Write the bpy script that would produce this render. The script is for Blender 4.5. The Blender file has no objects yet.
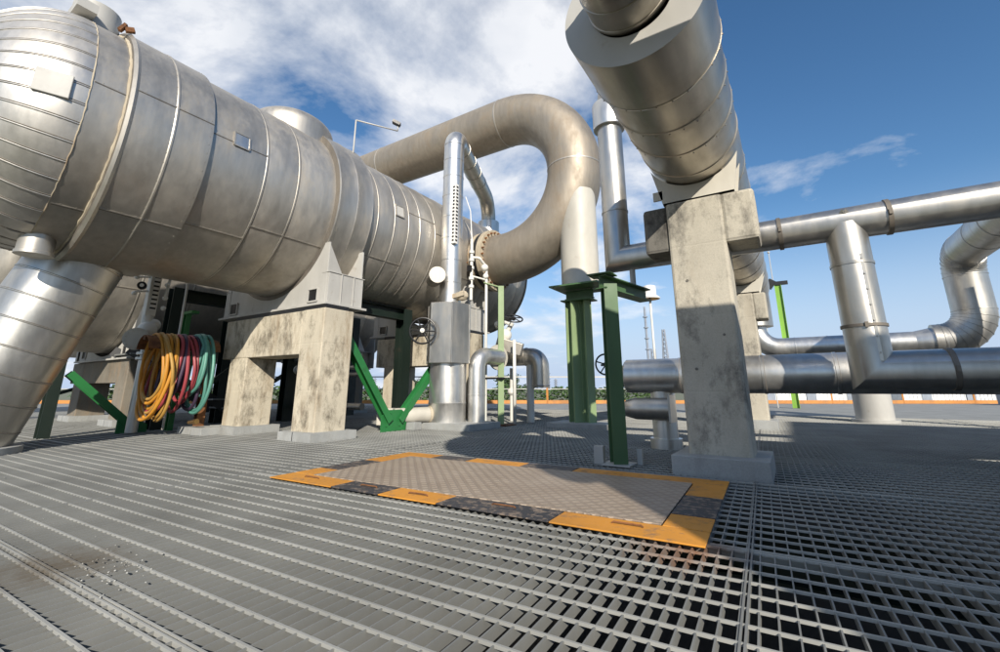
import bpy, math, random
from mathutils import Vector as V, Matrix as M
random.seed(7)
R = math.radians
PI = math.pi
scene = bpy.context.scene
col = scene.collection

# ------------------------------------------------------------------ frame of the place
# x: across the big vessels, y: along them (away), z: up; the deck is z = 0
CAM_H = 0.60
AZ = R(32.62)
PITCH = R(13.79)
FOCAL_PX = 440.0
FH = V((-math.sin(AZ), math.cos(AZ), 0))
RT = V((math.cos(AZ), math.sin(AZ), 0))
def ahead(dist, side, z=0.0):
    p = FH * dist + RT * side
    return V((p.x, p.y, z))

# ------------------------------------------------------------------ mesh builder
class MB:
    def __init__(s):
        s.v = []; s.f = []; s.m = []; s.sm = []
    def add(s, vs, fs, mat=0, smooth=False):
        o = len(s.v)
        s.v += [V(p) for p in vs]
        for f in fs:
            s.f.append([i + o for i in f]); s.m.append(mat); s.sm.append(smooth)
        return s
    def box(s, x0, x1, y0, y1, z0, z1, mat=0):
        vs = [(x, y, z) for z in (z0, z1) for y in (y0, y1) for x in (x0, x1)]
        return s.add(vs, [(0, 2, 3, 1), (4, 5, 7, 6), (0, 1, 5, 4), (2, 6, 7, 3), (0, 4, 6, 2), (1, 3, 7, 5)], mat)
    def bar(s, a, b, w, h, up=(0, 0, 1), mat=0):
        a = V(a); b = V(b); d = (b - a).normalized(); up = V(up)
        sd = d.cross(up)
        if sd.length < 1e-4: sd = d.cross(V((1, 0, 0)))
        sd.normalize(); u = sd.cross(d).normalized()
        vs = []
        for p in (a, b):
            for q in ((-1, -1), (1, -1), (1, 1), (-1, 1)):
                vs.append(p + sd * q[0] * w / 2 + u * q[1] * h / 2)
        return s.add(vs, [(0, 1, 2, 3), (7, 6, 5, 4), (0, 4, 5, 1), (1, 5, 6, 2), (2, 6, 7, 3), (3, 7, 4, 0)], mat)
    def hbeam(s, a, b, w, h, t=.012, up=(0, 0, 1), mat=0):
        a = V(a); b = V(b); d = (b - a).normalized(); up = V(up)
        sd = d.cross(up)
        if sd.length < 1e-4: sd = d.cross(V((1, 0, 0)))
        sd.normalize(); u = sd.cross(d).normalized()
        for k in (-1, 1):
            o = u * k * (h / 2 - t / 2)
            s.bar(a + o, b + o, w, t, u, mat)
        s.bar(a, b, t, h - 2 * t, u, mat)
        return s
    def tube(s, pts, r, seg=20, caps=True, mat=0, smooth=True, closed=False):
        pts = [V(p) for p in pts]; n = len(pts)
        rr = r if isinstance(r, (list, tuple)) else [r] * n
        dirs = [(pts[(i + 1) % n] - pts[i]).normalized() for i in range(n if closed else n - 1)]
        base = None; rings = []
        nrm = None
        for i in range(n):
            if closed:
                d0 = dirs[i - 1]; d1 = dirs[i]
            else:
                d0 = dirs[max(i - 1, 0)]; d1 = dirs[min(i, n - 2)]
            t = (d0 + d1).normalized()
            if nrm is None:
                nrm = t.orthogonal().normalized()
            nrm = (nrm - t * nrm.dot(t)).normalized()
            bi = t.cross(nrm)
            # mitre: stretch the ring in the bend plane
            c = max(.35, t.dot(d1)); ax = (d1 - d0)
            k = 1 / c
            ring = []
            for j in range(seg):
                a = 2 * PI * j / seg
                o = (nrm * math.cos(a) + bi * math.sin(a)) * rr[i]
                if ax.length > 1e-3:
                    an = ax.normalized(); o = o + an * o.dot(an) * (k - 1)
                ring.append(pts[i] + o)
            rings.append(ring)
        vs = [p for rg in rings for p in rg]
        fs = []
        m = n if closed else n - 1
        for i in range(m):
            i2 = (i + 1) % n
            for j in range(seg):
                j2 = (j + 1) % seg
                fs.append((i * seg + j, i * seg + j2, i2 * seg + j2, i2 * seg + j))
        s.add(vs, fs, mat, smooth)
        if caps and not closed:
            for rg, fl in ((rings[0], True), (rings[-1], False)):
                s.add(rg, [tuple(range(seg))[::-1] if fl else tuple(range(seg))], mat, False)
        return s
    def lathe(s, prof, org, axis, seg=64, mat=0, mats=None, smooth=True, a0=0., a1=2 * PI, ref=None, cap=False):
        # prof: (distance along the axis, radius); sharp steps come from repeated points
        org = V(org); t = V(axis).normalized()
        if ref is None: ref = V((0, 0, 1)) if abs(t.z) < .9 else V((1, 0, 0))
        u = (V(ref) - t * V(ref).dot(t)).normalized(); w = t.cross(u)
        full = abs(a1 - a0 - 2 * PI) < 1e-6
        ns = seg if full else seg + 1
        for i in range(len(prof) - 1):
            (d0, r0), (d1, r1) = prof[i], prof[i + 1]
            if abs(d0 - d1) < 1e-7 and abs(r0 - r1) < 1e-7: continue
            vs = []
            for d, r in ((d0, r0), (d1, r1)):
                for j in range(ns):
                    a = a0 + (a1 - a0) * j / seg
                    vs.append(org + t * d + (u * math.cos(a) + w * math.sin(a)) * r)
            fs = []
            for j in range(seg):
                j2 = (j + 1) % ns
                fs.append((j, ns + j, ns + j2, j2))
            s.add(vs, fs, mats[i] if mats else mat, smooth)
        return s
    def prism(s, poly, vec, mat=0):
        n = len(poly); vec = V(vec); p = [V(q) for q in poly]
        vs = p + [q + vec for q in p]
        fs = [tuple(range(n))[::-1], tuple(range(n, 2 * n))]
        for i in range(n):
            j = (i + 1) % n
            fs.append((i, j, n + j, n + i))
        return s.add(vs, fs, mat)
    def ring(s, c, axis, rad, r, seg=40, ts=8, mat=0):
        c = V(c); t = V(axis).normalized(); u = t.orthogonal().normalized(); w = t.cross(u)
        return s.tube([c + (u * math.cos(2 * PI * i / seg) + w * math.sin(2 * PI * i / seg)) * rad for i in range(seg)], r, ts, mat=mat, closed=True)
    def ball(s, c, r, seg=16, mat=0, sz=None):
        c = V(c); sz = sz or (1, 1, 1); n = seg // 2
        vs = [c + V((0, 0, r * sz[2]))]
        for i in range(1, n):
            th = PI * i / n
            for j in range(seg):
                a = 2 * PI * j / seg
                vs.append(c + V((r * sz[0] * math.sin(th) * math.cos(a), r * sz[1] * math.sin(th) * math.sin(a), r * sz[2] * math.cos(th))))
        vs.append(c - V((0, 0, r * sz[2])))
        fs = [(0, 1 + j, 1 + (j + 1) % seg) for j in range(seg)]
        for i in range(n - 2):
            for j in range(seg):
                a = 1 + i * seg + j; b = 1 + i * seg + (j + 1) % seg
                fs.append((a, a + seg, b + seg, b))
        L = len(vs) - 1; q = 1 + (n - 2) * seg
        fs += [(L, q + (j + 1) % seg, q + j) for j in range(seg)]
        return s.add(vs, fs, mat, True)

WORLD_ORG = {}
def tag(o, label=None, cat=None, group=None, kind=None):
    if label: o['label'] = label
    if cat: o['category'] = cat
    if group: o['group'] = group
    if kind: o['kind'] = kind
    return o
def obj(name, mb, mats, parent=None, loc=None, bevel=0, label=None, weld=True):
    if parent is not None: org = WORLD_ORG[parent.name]
    else: org = V(loc) if loc is not None else V((0, 0, 0))
    me = bpy.data.meshes.new(name)
    me.from_pydata([tuple(p - org) for p in mb.v], [], mb.f)
    for m in (mats if isinstance(mats, (list, tuple)) else [mats]): me.materials.append(m)
    me.polygons.foreach_set('material_index', mb.m)
    me.polygons.foreach_set('use_smooth', mb.sm)
    me.update()
    import bmesh
    bm = bmesh.new(); bm.from_mesh(me)
    if weld and len(mb.v) < 400000:
        bmesh.ops.remove_doubles(bm, verts=bm.verts, dist=1e-5)
        bmesh.ops.recalc_face_normals(bm, faces=bm.faces)
        for e in bm.edges:
            if len(e.link_faces) == 2 and e.calc_face_angle(0) > R(32): e.smooth = False
    bm.to_mesh(me); bm.free()
    o = bpy.data.objects.new(name, me); col.objects.link(o)
    if parent is not None:
        o.parent = parent
    else:
        o.location = org
    WORLD_ORG[o.name] = org
    if bevel:
        b = o.modifiers.new('bevel', 'BEVEL'); b.width = bevel; b.segments = 2; b.limit_method = 'ANGLE'; b.angle_limit = R(40)
    if label: o['label'] = label
    return o
def thing(name, loc, label, cat, group=None):
    o = bpy.data.objects.new(name, None); col.objects.link(o)
    o.location = loc; o.empty_display_size = .2
    WORLD_ORG[o.name] = V(loc)
    return tag(o, label, cat, group)
def children(o): return [c for c in bpy.data.objects if c.parent == o]
def copy_tree(o, parent=None):
    c = o.copy(); col.objects.link(c)
    if parent is not None: c.parent = parent
    for ch in children(o): copy_tree(ch, c)
    return c
def clone(o, loc, label, rz=None, scale=None):
    c = copy_tree(o); c.location = loc; c['label'] = label
    if rz is not None: c.rotation_euler.z = rz
    if scale: c.scale = scale
    return c
def fillet(pts, rad, n=10):
    pts = [V(p) for p in pts]; out = [pts[0]]
    for i in range(1, len(pts) - 1):
        a, b, c = pts[i - 1], pts[i], pts[i + 1]
        d0 = (a - b).normalized(); d1 = (c - b).normalized()
        rr = rad[i - 1] if isinstance(rad, (list, tuple)) else rad
        if rr <= 0: out.append(b); continue
        ang = d0.angle(d1); L = rr / math.tan(ang / 2)
        p0 = b + d0 * L; p1 = b + d1 * L
        cen = b + (d0 + d1).normalized() * (rr / math.sin(ang / 2))
        v0 = p0 - cen; v1 = p1 - cen; tot = v0.angle(v1); ax = v0.cross(v1).normalized()
        for k in range(n + 1):
            out.append(cen + M.Rotation(tot * k / n, 3, ax) @ v0)
    out.append(pts[-1]); return out

# ------------------------------------------------------------------ materials
def newmat(name):
    m = bpy.data.materials.new(name); m.use_nodes = True
    nt = m.node_tree; nt.nodes.clear()
    o = nt.nodes.new('ShaderNodeOutputMaterial'); b = nt.nodes.new('ShaderNodeBsdfPrincipled')
    nt.links.new(b.outputs[0], o.inputs[0])
    return m, nt, b
def nd(nt, t, **k):
    n = nt.nodes.new(t)
    for a, v in k.items():
        if a in n.inputs: n.inputs[a].default_value = v
        else: setattr(n, a, v)
    return n
def noise(nt, scale, detail=4, rough=.55, stretch=(1, 1, 1), off=(0, 0, 0)):
    tc = nt.nodes.new('ShaderNodeNewGeometry'); mp = nt.nodes.new('ShaderNodeMapping')
    mp.inputs['Scale'].default_value = stretch; mp.inputs['Location'].default_value = off
    n = nt.nodes.new('ShaderNodeTexNoise'); n.inputs['Scale'].default_value = scale
    n.inputs['Detail'].default_value = detail; n.inputs['Roughness'].default_value = rough
    nt.links.new(tc.outputs['Position'], mp.inputs[0]); nt.links.new(mp.outputs[0], n.inputs['Vector'])
    return n
def ramp(nt, src, stops):
    r = nt.nodes.new('ShaderNodeValToRGB'); e = r.color_ramp.elements
    while len(e) < len(stops): e.new(.5)
    for i, (p, c) in enumerate(stops):
        e[i].position = p; e[i].color = (c[0], c[1], c[2], 1) if isinstance(c, (tuple, list)) else (c, c, c, 1)
    nt.links.new(src, r.inputs[0]); return r
def mix(nt, fac, a, b, mode='MIX'):
    m = nt.nodes.new('ShaderNodeMix'); m.data_type = 'RGBA'; m.blend_type = mode
    for s, v in ((0, fac), (6, a), (7, b)):
        if hasattr(v, 'links') or isinstance(v, bpy.types.NodeSocket): nt.links.new(v, m.inputs[s])
        else: m.inputs[s].default_value = v if s == 0 else (v[0], v[1], v[2], 1)
    return m.outputs[2]
def metal(name, c, rough=.36, metallic=.95, dirt=(.30, .24, .16), amt=.35, wave=.25, streak=(1, 1, .15)):
    m, nt, b = newmat(name)
    big = noise(nt, 1.3, 5, .6); fine = noise(nt, 14, 4, .6, streak); mid = noise(nt, 3.1, 6, .7, (1, 1, .5), (3, 1, 7))
    base = ramp(nt, big.outputs[0], [(.3, tuple(x * .92 for x in c)), (.7, tuple(min(1, x * 1.06) for x in c))])
    f2 = ramp(nt, fine.outputs[0], [(.35, .90), (.65, 1.06)])
    cc = mix(nt, 1., base.outputs[0], f2.outputs[0], 'MULTIPLY')
    dm = ramp(nt, mid.outputs[0], [(.52, 0.), (.75, amt)])
    cc = mix(nt, dm.outputs[0], cc, dirt)
    nt.links.new(cc, b.inputs['Base Color'])
    rr = ramp(nt, mid.outputs[0], [(.3, rough * .82), (.7, min(1, rough * 1.35))])
    nt.links.new(rr.outputs[0], b.inputs['Roughness'])
    mm = ramp(nt, mid.outputs[0], [(.5, metallic), (.8, metallic * .7)])
    nt.links.new(mm.outputs[0], b.inputs['Metallic'])
    bn = noise(nt, 2.2, 2, .4, (1, 1, 1), (5, 5, 5))
    bu = nd(nt, 'ShaderNodeBump', Strength=wave, Distance=.05); nt.links.new(bn.outputs[0], bu.inputs['Height'])
    bu2 = nd(nt, 'ShaderNodeBump', Strength=.12, Distance=.002); nt.links.new(fine.outputs[0], bu2.inputs['Height']); nt.links.new(bu.outputs[0], bu2.inputs['Normal'])
    nt.links.new(bu2.outputs[0], b.inputs['Normal'])
    return m
def paint(name, c, rough=.5, wear=(.20, .11, .05), amt=.5, lo=.62, hi=.72, scale=5, metallic=0.):
    m, nt, b = newmat(name)
    n1 = noise(nt, scale, 8, .7); n2 = noise(nt, 1.7, 4, .6, (1, 1, .4), (2, 9, 4))
    base = ramp(nt, n2.outputs[0], [(.3, tuple(x * .8 for x in c)), (.7, tuple(min(1, x * 1.15) for x in c))])
    w = ramp(nt, n1.outputs[0], [(lo, 0.), (hi, amt)])
    nt.links.new(mix(nt, w.outputs[0], base.outputs[0], wear), b.inputs['Base Color'])
    rr = ramp(nt, n1.outputs[0], [(.3, rough * .9), (.7, min(1, rough * 1.3))]); nt.links.new(rr.outputs[0], b.inputs['Roughness'])
    b.inputs['Metallic'].default_value = metallic
    bu = nd(nt, 'ShaderNodeBump', Strength=.25, Distance=.003); nt.links.new(n1.outputs[0], bu.inputs['Height']); nt.links.new(bu.outputs[0], b.inputs['Normal'])
    return m
def concrete(name, c, stain=(.10, .085, .06), rust=(.34, .20, .09), amt=.7, ramt=.45):
    m, nt, b = newmat(name)
    big = noise(nt, 1.6, 6, .65, (1, 1, .6)); st = noise(nt, 6, 8, .75, (1, 1, .24)); sp = noise(nt, 3.0, 9, .78, (1, 1, .55), (7, 3, 1)); gr = noise(nt, 90, 3, .6)
    base = ramp(nt, big.outputs[0], [(.3, tuple(x * .78 for x in c)), (.7, tuple(min(1, x * 1.15) for x in c))])
    g = ramp(nt, gr.outputs[0], [(.3, .9), (.7, 1.06)])
    cc = mix(nt, 1., base.outputs[0], g.outputs[0], 'MULTIPLY')
    r1 = ramp(nt, st.outputs[0], [(.49, 0.), (.72, ramt)]); cc = mix(nt, r1.outputs[0], cc, rust)
    r2 = ramp(nt, sp.outputs[0], [(.50, 0.), (.66, amt)]); cc = mix(nt, r2.outputs[0], cc, stain)
    nt.links.new(cc, b.inputs['Base Color']); b.inputs['Roughness'].default_value = .9
    bu = nd(nt, 'ShaderNodeBump', Strength=.5, Distance=.006); nt.links.new(sp.outputs[0], bu.inputs['Height'])
    bu2 = nd(nt, 'ShaderNodeBump', Strength=.4, Distance=.002); nt.links.new(gr.outputs[0], bu2.inputs['Height']); nt.links.new(bu.outputs[0], bu2.inputs['Normal'])
    g = nt.nodes.new('ShaderNodeNewGeometry'); sp_ = nt.nodes.new('ShaderNodeSeparateXYZ'); nt.links.new(g.outputs['Position'], sp_.inputs[0])
    pp = nt.nodes.new('ShaderNodeMath'); pp.operation = 'PINGPONG'; pp.inputs[1].default_value = .29; nt.links.new(sp_.outputs[2], pp.inputs[0])
    ln = ramp(nt, pp.outputs[0], [(.0, 0.), (.012, 1.)])
    vo = nt.nodes.new('ShaderNodeTexVoronoi'); vo.inputs['Scale'].default_value = 22; nt.links.new(g.outputs['Position'], vo.inputs['Vector'])
    ho = ramp(nt, vo.outputs['Distance'], [(.07, 0.), (.12, 1.)])
    ml = nt.nodes.new('ShaderNodeMath'); ml.operation = 'MULTIPLY'; nt.links.new(ln.outputs[0], ml.inputs[0]); nt.links.new(ho.outputs[0], ml.inputs[1])
    b3 = nd(nt, 'ShaderNodeBump', Strength=.3, Distance=.004); nt.links.new(ml.outputs[0], b3.inputs['Height']); nt.links.new(bu2.outputs[0], b3.inputs['Normal'])
    nt.links.new(b3.outputs[0], b.inputs['Normal'])
    return m

CLAD = metal('cladding_aluminium', (.475, .445, .395), .47, .80, amt=.28, wave=.16)
CLAD_D = metal('cladding_dark_seam', (.20, .18, .155), .6, .6)  # darker metal for seam gaps and clamp bands
CLAD_HEAD = metal('cladding_bright', (.54, .52, .485), .42, .80, amt=.2, wave=.2)
STEEL = metal('stainless_pipe', (.50, .485, .45), .36, .90, amt=.22, wave=.10)
STEEL_BR = metal('stainless_bright', (.66, .65, .62), .34, .90, amt=.15, wave=.12)
STEEL_OV = metal('stainless_brushed', (.47, .435, .375), .36, .90, (.28, .2, .12), .3, .12, (1, .2, 1))
LOOPM = metal('weathered_pipe_skin', (.35, .305, .245), .55, .68, (.26, .19, .12), .5, .15)
DIRTY = metal('dirty_sealant', (.46, .40, .30), .8, .2, (.26, .13, .05), .8)
SADDLE = paint('grey_primer', (.44, .43, .40), .5, (.22, .16, .1), .4)
CREAM = paint('cream_paint', (.50, .475, .41), .45, (.3, .22, .13), .3)
WHITE = paint('off_white_paint', (.66, .65, .60), .45, (.35, .22, .12), .5, .6, .75, 12)
GREEN = paint('bright_green_paint', (.022, .165, .045), .42, (.015, .05, .02), .5)
GREEN_P = paint('pale_green_paint', (.22, .30, .15), .5, (.23, .17, .08), .6, .64, .74, 4)
GREEN_D = paint('dark_green_paint', (.06, .125, .05), .45, (.12, .08, .04), .5)
GREEN_K = paint('deep_green_steel', (.007, .016, .011), .5, (.03, .02, .01), .4)
BLACK = paint('black_paint', (.015, .015, .016), .4, (.05, .04, .03), .4)
RUST = paint('rust', (.20, .085, .03), .9, (.07, .03, .015), .9, .45, .6, 9)
CONC_W = concrete('warm_stained_concrete', (.56, .505, .395), (.10, .085, .06), (.23, .16, .09), amt=.95, ramt=.75)
CONC_G = concrete('grey_concrete', (.48, .445, .365), (.085, .08, .07), (.25, .19, .12), .85, .25)
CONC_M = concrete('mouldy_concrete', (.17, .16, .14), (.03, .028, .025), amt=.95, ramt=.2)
CONC_D = concrete('shade_toned_concrete', (.20, .18, .145), amt=.7, ramt=.5)  # darkened concrete: shade cast by the big vessel is put into the colour
PLINTH = concrete('painted_plinth', (.36, .37, .36), (.16, .15, .13), (.3, .26, .2), .35, .2)
GALV = paint('galvanised_steel', (.225, .23, .22), .62, (.20, .17, .12), .4, .62, .8, 3, .25)
GALV_B = paint('galvanised_sunlit', (.37, .37, .345), .55, (.36, .30, .22), .4, .62, .8, 3, .25)  # galvanised steel lightened to put sunlight on the cross rods into the colour
SLAB = concrete('deck_concrete', (.25, .255, .245), (.16, .16, .15), (.26, .24, .2), .4, .2)
DARKG = concrete('shaded_ground', (.03, .028, .025), (.015, .015, .013), (.06, .05, .03), .5, .2)  # near-black colour puts the shade below the grating into the ground
LAND = concrete('far_land', (.16, .17, .11), (.07, .09, .04), (.2, .17, .12), .7, .3)
ORANGE = paint('safety_orange_paint', (.58, .25, .03), .65, (.22, .14, .08), .85, .53, .68, 13)
ORANGE_R = paint('orange_rail', (.50, .21, .05), .6, (.25, .14, .07), .7, .5, .7, 2)
BLKPLATE = paint('worn_black_plate', (.035, .035, .04), .6, (.22, .17, .13), .9, .50, .60, 22)
def checker_plate():
    m, nt, b = newmat('diamond_plate')
    tc = nt.nodes.new('ShaderNodeNewGeometry'); mp = nd(nt, 'ShaderNodeMapping'); mp.inputs['Rotation'].default_value = (0, 0, R(45))
    nt.links.new(tc.outputs['Position'], mp.inputs[0])
    ck = nd(nt, 'ShaderNodeTexVoronoi', Scale=17.); ck.distance = 'CHEBYCHEV'; ck.inputs['Randomness'].default_value = 0
    nt.links.new(mp.outputs[0], ck.inputs['Vector'])
    h = ramp(nt, ck.outputs['Distance'], [(.15, 1.), (.38, 0.)])
    n = noise(nt, 3, 7, .7); n2 = noise(nt, 30, 4)
    base = ramp(nt, n.outputs[0], [(.3, (.44, .35, .26)), (.7, (.60, .50, .39))])
    c = mix(nt, h.outputs[0], mix(nt, .55, base.outputs[0], (.15, .11, .085)), base.outputs[0])
    nt.links.new(c, b.inputs['Base Color']); b.inputs['Roughness'].default_value = .6; b.inputs['Metallic'].default_value = .25
    bu = nd(nt, 'ShaderNodeBump', Strength=1., Distance=.008); nt.links.new(h.outputs[0], bu.inputs['Height']); nt.links.new(bu.outputs[0], b.inputs['Normal'])
    return m
PLATE = checker_plate()
def plain(name, c, rough=.5, metallic=0.):
    return paint(name, c, rough, tuple(x * .5 for x in c), .3, .6, .8, 9, metallic)
HOSE_O = plain('orange_hose', (.50, .22, .02), .45); HOSE_Y = plain('amber_hose', (.40, .23, .05), .5)
HOSE_R = plain('red_hose', (.29, .045, .055), .45); HOSE_G = plain('teal_hose', (.085, .25, .20), .45)
HOSE_B = plain('dark_hose', (.05, .03, .06), .4); BRASS = plain('brass', (.55, .33, .12), .35, .9)
LEAF = plain('hedge_leaf', (.05, .10, .022), .7); LEAF2 = plain('dark_leaf', (.03, .055, .02), .7)
WALLW = plain('white_sheet', (.72, .72, .72), .6); FAR_ST = plain('distant_steel', (.25, .28, .33), .7)
PLAST = plain('white_plastic', (.78, .77, .74), .35)

# ------------------------------------------------------------------ setting
def poly_ground(name, pts, z, mat, thick=0):
    mb = MB()
    if thick: mb.prism([(p[0], p[1], z - thick) for p in pts], (0, 0, thick))
    else: mb.add([(p[0], p[1], z) for p in pts], [tuple(range(len(pts)))])
    return tag(obj(name, mb, mat), kind='structure')
poly_ground('ground', [(-4000, -4000), (4000, -4000), (4000, 4000), (-4000, 4000)], -1.3, LAND)
GX0, GX1, GY0, GY1 = -13.0, 9.0, -1.5, 12.6
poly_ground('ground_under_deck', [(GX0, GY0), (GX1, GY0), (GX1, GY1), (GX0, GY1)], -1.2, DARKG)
# concrete slab around the grating, out to the edge line
eA = ahead(19.5, -26); eB = ahead(19.5, 34)
poly_ground('concrete_deck', [(GX0 + .9, GY1 - .7), (GX1 - .9, GY1 - .7), (GX1 - .9, GY0), (24, GY0), (eB.x, eB.y), (eA.x, eA.y), (-26, GY0), (GX0 + .9, GY0)], -.006, SLAB, .3)

def rust_spot(m, c, rad, colr=(.22, .09, .03), amt=.85):
    nt = m.node_tree; b = [n for n in nt.nodes if n.type == 'BSDF_PRINCIPLED'][0]
    g = nt.nodes.new('ShaderNodeNewGeometry'); sub = nt.nodes.new('ShaderNodeVectorMath'); sub.operation = 'DISTANCE'; sub.inputs[1].default_value = c
    nt.links.new(g.outputs['Position'], sub.inputs[0]); n = noise(nt, 9, 5, .7)
    ad = nt.nodes.new('ShaderNodeMath'); ad.operation = 'MULTIPLY_ADD'; ad.inputs[1].default_value = rad * 1.6; nt.links.new(n.outputs[0], ad.inputs[0]); nt.links.new(sub.outputs['Value'], ad.inputs[2])
    rp = ramp(nt, ad.outputs[0], [(rad * .9, amt), (rad * 1.7, 0.)])
    old = b.inputs['Base Color'].links[0].from_socket
    nt.links.new(mix(nt, rp.outputs[0], old, colr), b.inputs['Base Color'])
for m_ in (GALV, GALV_B): rust_spot(m_, (-.42, 1.98, 0), .26)
for m_ in (GALV, GALV_B): rust_spot(m_, (-2.25, .62, 0), .30, (.13, .105, .075), .75)
TURN = R(2.4); PIV = V((-.5, 3.0, 0))
def turn_deck(mb):
    m = M.Rotation(TURN, 3, 'Z'); mb.v = [PIV + m @ (p - PIV) for p in mb.v]; return mb
# grating: bearing bars along y, cross rods along x, laid in panels
mb = MB()
PX, PY = .046, .102
nx = int((GX1 - GX0) / PX)
for i in range(nx + 1):
    x = GX0 + i * PX
    mb.box(x - .0023, x + .0023, GY0, GY1, -.033, -.001, 0)
y = GY0; j = 0
while y < GY1:
    mb.box(GX0, GX1, y - .0036, y + .0036, -.0075, .0012, 1)
    y += PY; j += 1
xs = -.245 - 4 * 3.2
while xs < GX1 - .1:
    for d in (-.006, .006): mb.box(xs + d - .003, xs + d + .003, GY0, GY1, -.038, .0022, 0)
    xs += 3.2
ys = 2.06 - 1.42 * 2
while ys < GY1:
    for q in (.024, .036): mb.box(GX0, GX1, ys + q, ys + q + .005, -.038, .0018, 1)
    ys += 1.42
turn_deck(mb)
tag(obj('deck_grating', mb, [GALV, GALV_B], weld=False), kind='structure')
mb = MB()
for yy in (.4, 2.7, 5.0, 7.3, 9.6, 11.9): mb.hbeam((GX0, yy, -.16), (GX1, yy, -.16), .14, .24)
for xx in (-12, -8.4, -4.0, -1.9, 1.9, 5.5, 8.6): mb.hbeam((xx, GY0, -.42), (xx, GY1, -.42), .16, .26)
tag(obj('deck_joists', mb, GREEN_K, weld=False), kind='structure')

# gravel crumbs on the deck near the left corner
mb = MB(); rg = random.Random(4)
for i in range(90):
    if i < 60:
        cx = -2.05 + rg.gauss(0, .13); cy = .72 + rg.gauss(0, .07)
    else:
        cx = rg.uniform(-5, -1); cy = rg.uniform(.6, 2.8)
    r = rg.uniform(.0015, .0055)
    mb.ball((cx, cy, r * .6), r, 5, sz=(1, rg.uniform(.6, 1), .7))
tag(obj('loose_grit', mb, GALV_B, weld=False), 'pale grit and crumbs scattered on the steel grating', 'grit', kind='stuff')

# ------------------------------------------------------------------ main vessel
VC = V((-6.2, 0, 3.19)); VR = 1.27
def vessel_profile(y0, y1, R0, seams, wide=()):
    prof = [(y0, R0)]; mats = []
    for s in sorted(seams):
        prof += [(s - .012, R0), (s - .007, R0 + .005), (s + .010, R0 + .006), (s + .014, R0 - .003), (s + .020, R0)]
        mats += [0, 0, 0, 0, 1][0:0] + [0, 0, 0, 1, 1]
    prof.append((y1, R0)); mats.append(0)
    return prof, mats
def long_seam(mb, y0, y1, ang, rad, mat=1, w=.012, c=VC):
    # lengthwise lap joint: a thin proud strip with a dark lower edge
    d = V((math.cos(ang), 0, math.sin(ang))); t = V((-math.sin(ang), 0, math.cos(ang)))
    p = c + d * (rad + .002)
    mb.bar((p.x, y0, p.z), (p.x, y1, p.z), w, .008, d, 0)
    q = p - t * (w * .5 + .004)
    mb.bar((q.x, y0, q.z), (q.x, y1, q.z), .007, .005, d, mat)
    k = y0 + .06
    while k < y1:
        pp = p + t * .012; mb.ball((pp.x, k, pp.z), .0055, 5); k += .11
def seam_screws(mb, seams, R0, c, n=84):
    for s_ in seams:
        for k in range(n):
            a = 2 * PI * k / n + s_; mb.ball((c.x + (R0 + .001) * math.cos(a), s_ - .028, c.z + (R0 + .001) * math.sin(a)), .0055, 5)
def nameplate(y, ang, rad, sy, sz, parent, mat, c=VC, label=None, tilt=0):
    d = V((math.cos(ang), 0, math.sin(ang))); t = V((-math.sin(ang), 0, math.cos(ang)))
    p = c + d * (rad + .003); mb = MB()
    a = V((p.x, y - sy / 2, p.z)) ; b = V((p.x, y + sy / 2, p.z))
    mb.bar(a, b, sz, .012, d, 0)
    for k in (-1, 1):
        mb.bar(a + t * k * sz / 2 + d * .006, b + t * k * sz / 2 + d * .006, .018, .012, d, 1)
        e = (a if k < 0 else b)
        mb.bar(e - t * sz / 2 + d * .006, e + t * sz / 2 + d * .006, .018, .012, d, 1)
    return obj('nameplate', mb, [mat, CLAD], parent, label=label)

ves = thing('horizontal_vessel', (-6.2, 3.5, 0), 'large insulated horizontal vessel with a ribbed domed near end, on concrete portals', 'pressure vessel', 'insulated vessels')
# shell
mb = MB()
p, m = vessel_profile(1.90, 8.85, VR, [2.53, 2.95, 4.28, 4.62, 4.93, 5.20, 5.58, 6.15, 6.75, 7.35, 7.95, 8.5])
mb.lathe(p, (VC.x, 0, VC.z), (0, 1, 0), 128, mats=m)
for ys_, ye, a in ((1.9, 2.53, 6), (2.53, 3.5, -34), (1.9, 2.53, -42), (4.1, 4.93, -30), (4.93, 5.58, 12), (5.58, 6.15, 4), (6.15, 6.75, -24), (6.75, 7.95, 8)):
    long_seam(mb, ys_, ye, R(a), VR)
seam_screws(mb, [2.53, 2.95, 4.28, 4.62, 4.93, 5.20, 5.58, 6.15], VR, VC)
obj('shell', mb, [CLAD, CLAD_D], ves)
# far head
mb = MB(); pr = [(8.85 + .42 * math.sin(t), VR * math.cos(t)) for t in [PI / 2 * k / 14 for k in range(15)]]
mb.lathe([(8.85, VR + .03), (8.86, VR + .03)] + [(8.86, VR)] + pr, (VC.x, 0, VC.z), (0, 1, 0), 96)
obj('far_head', mb, CLAD, ves)
# flanged channel section, slightly larger
mb = MB(); RB = VR + .045
mb.lathe([(.90, VR * .985), (1.16, VR * .985), (1.165, RB - .01), (1.19, RB + .02), (1.215, RB + .005), (1.22, RB), (1.535, RB), (1.545, RB + .008), (1.56, RB + .008), (1.565, RB), (1.895, RB), (1.90, RB), (1.905, VR)],
         (VC.x, 0, VC.z), (0, 1, 0), 128, mats=[0, 1, 0, 0, 0, 0, 0, 0, 1, 0, 0, 1])
seam_screws(mb, [1.56, 1.90], RB, VC); long_seam(mb, .92, 1.16, R(6), VR * .985); long_seam(mb, 1.22, 1.9, R(9), RB); long_seam(mb, 1.22, 1.9, R(-45), RB); long_seam(mb, .92, 1.16, R(-50), VR * .985)
obj('flange_cover', mb, [CLAD, CLAD_D], ves)
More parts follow.
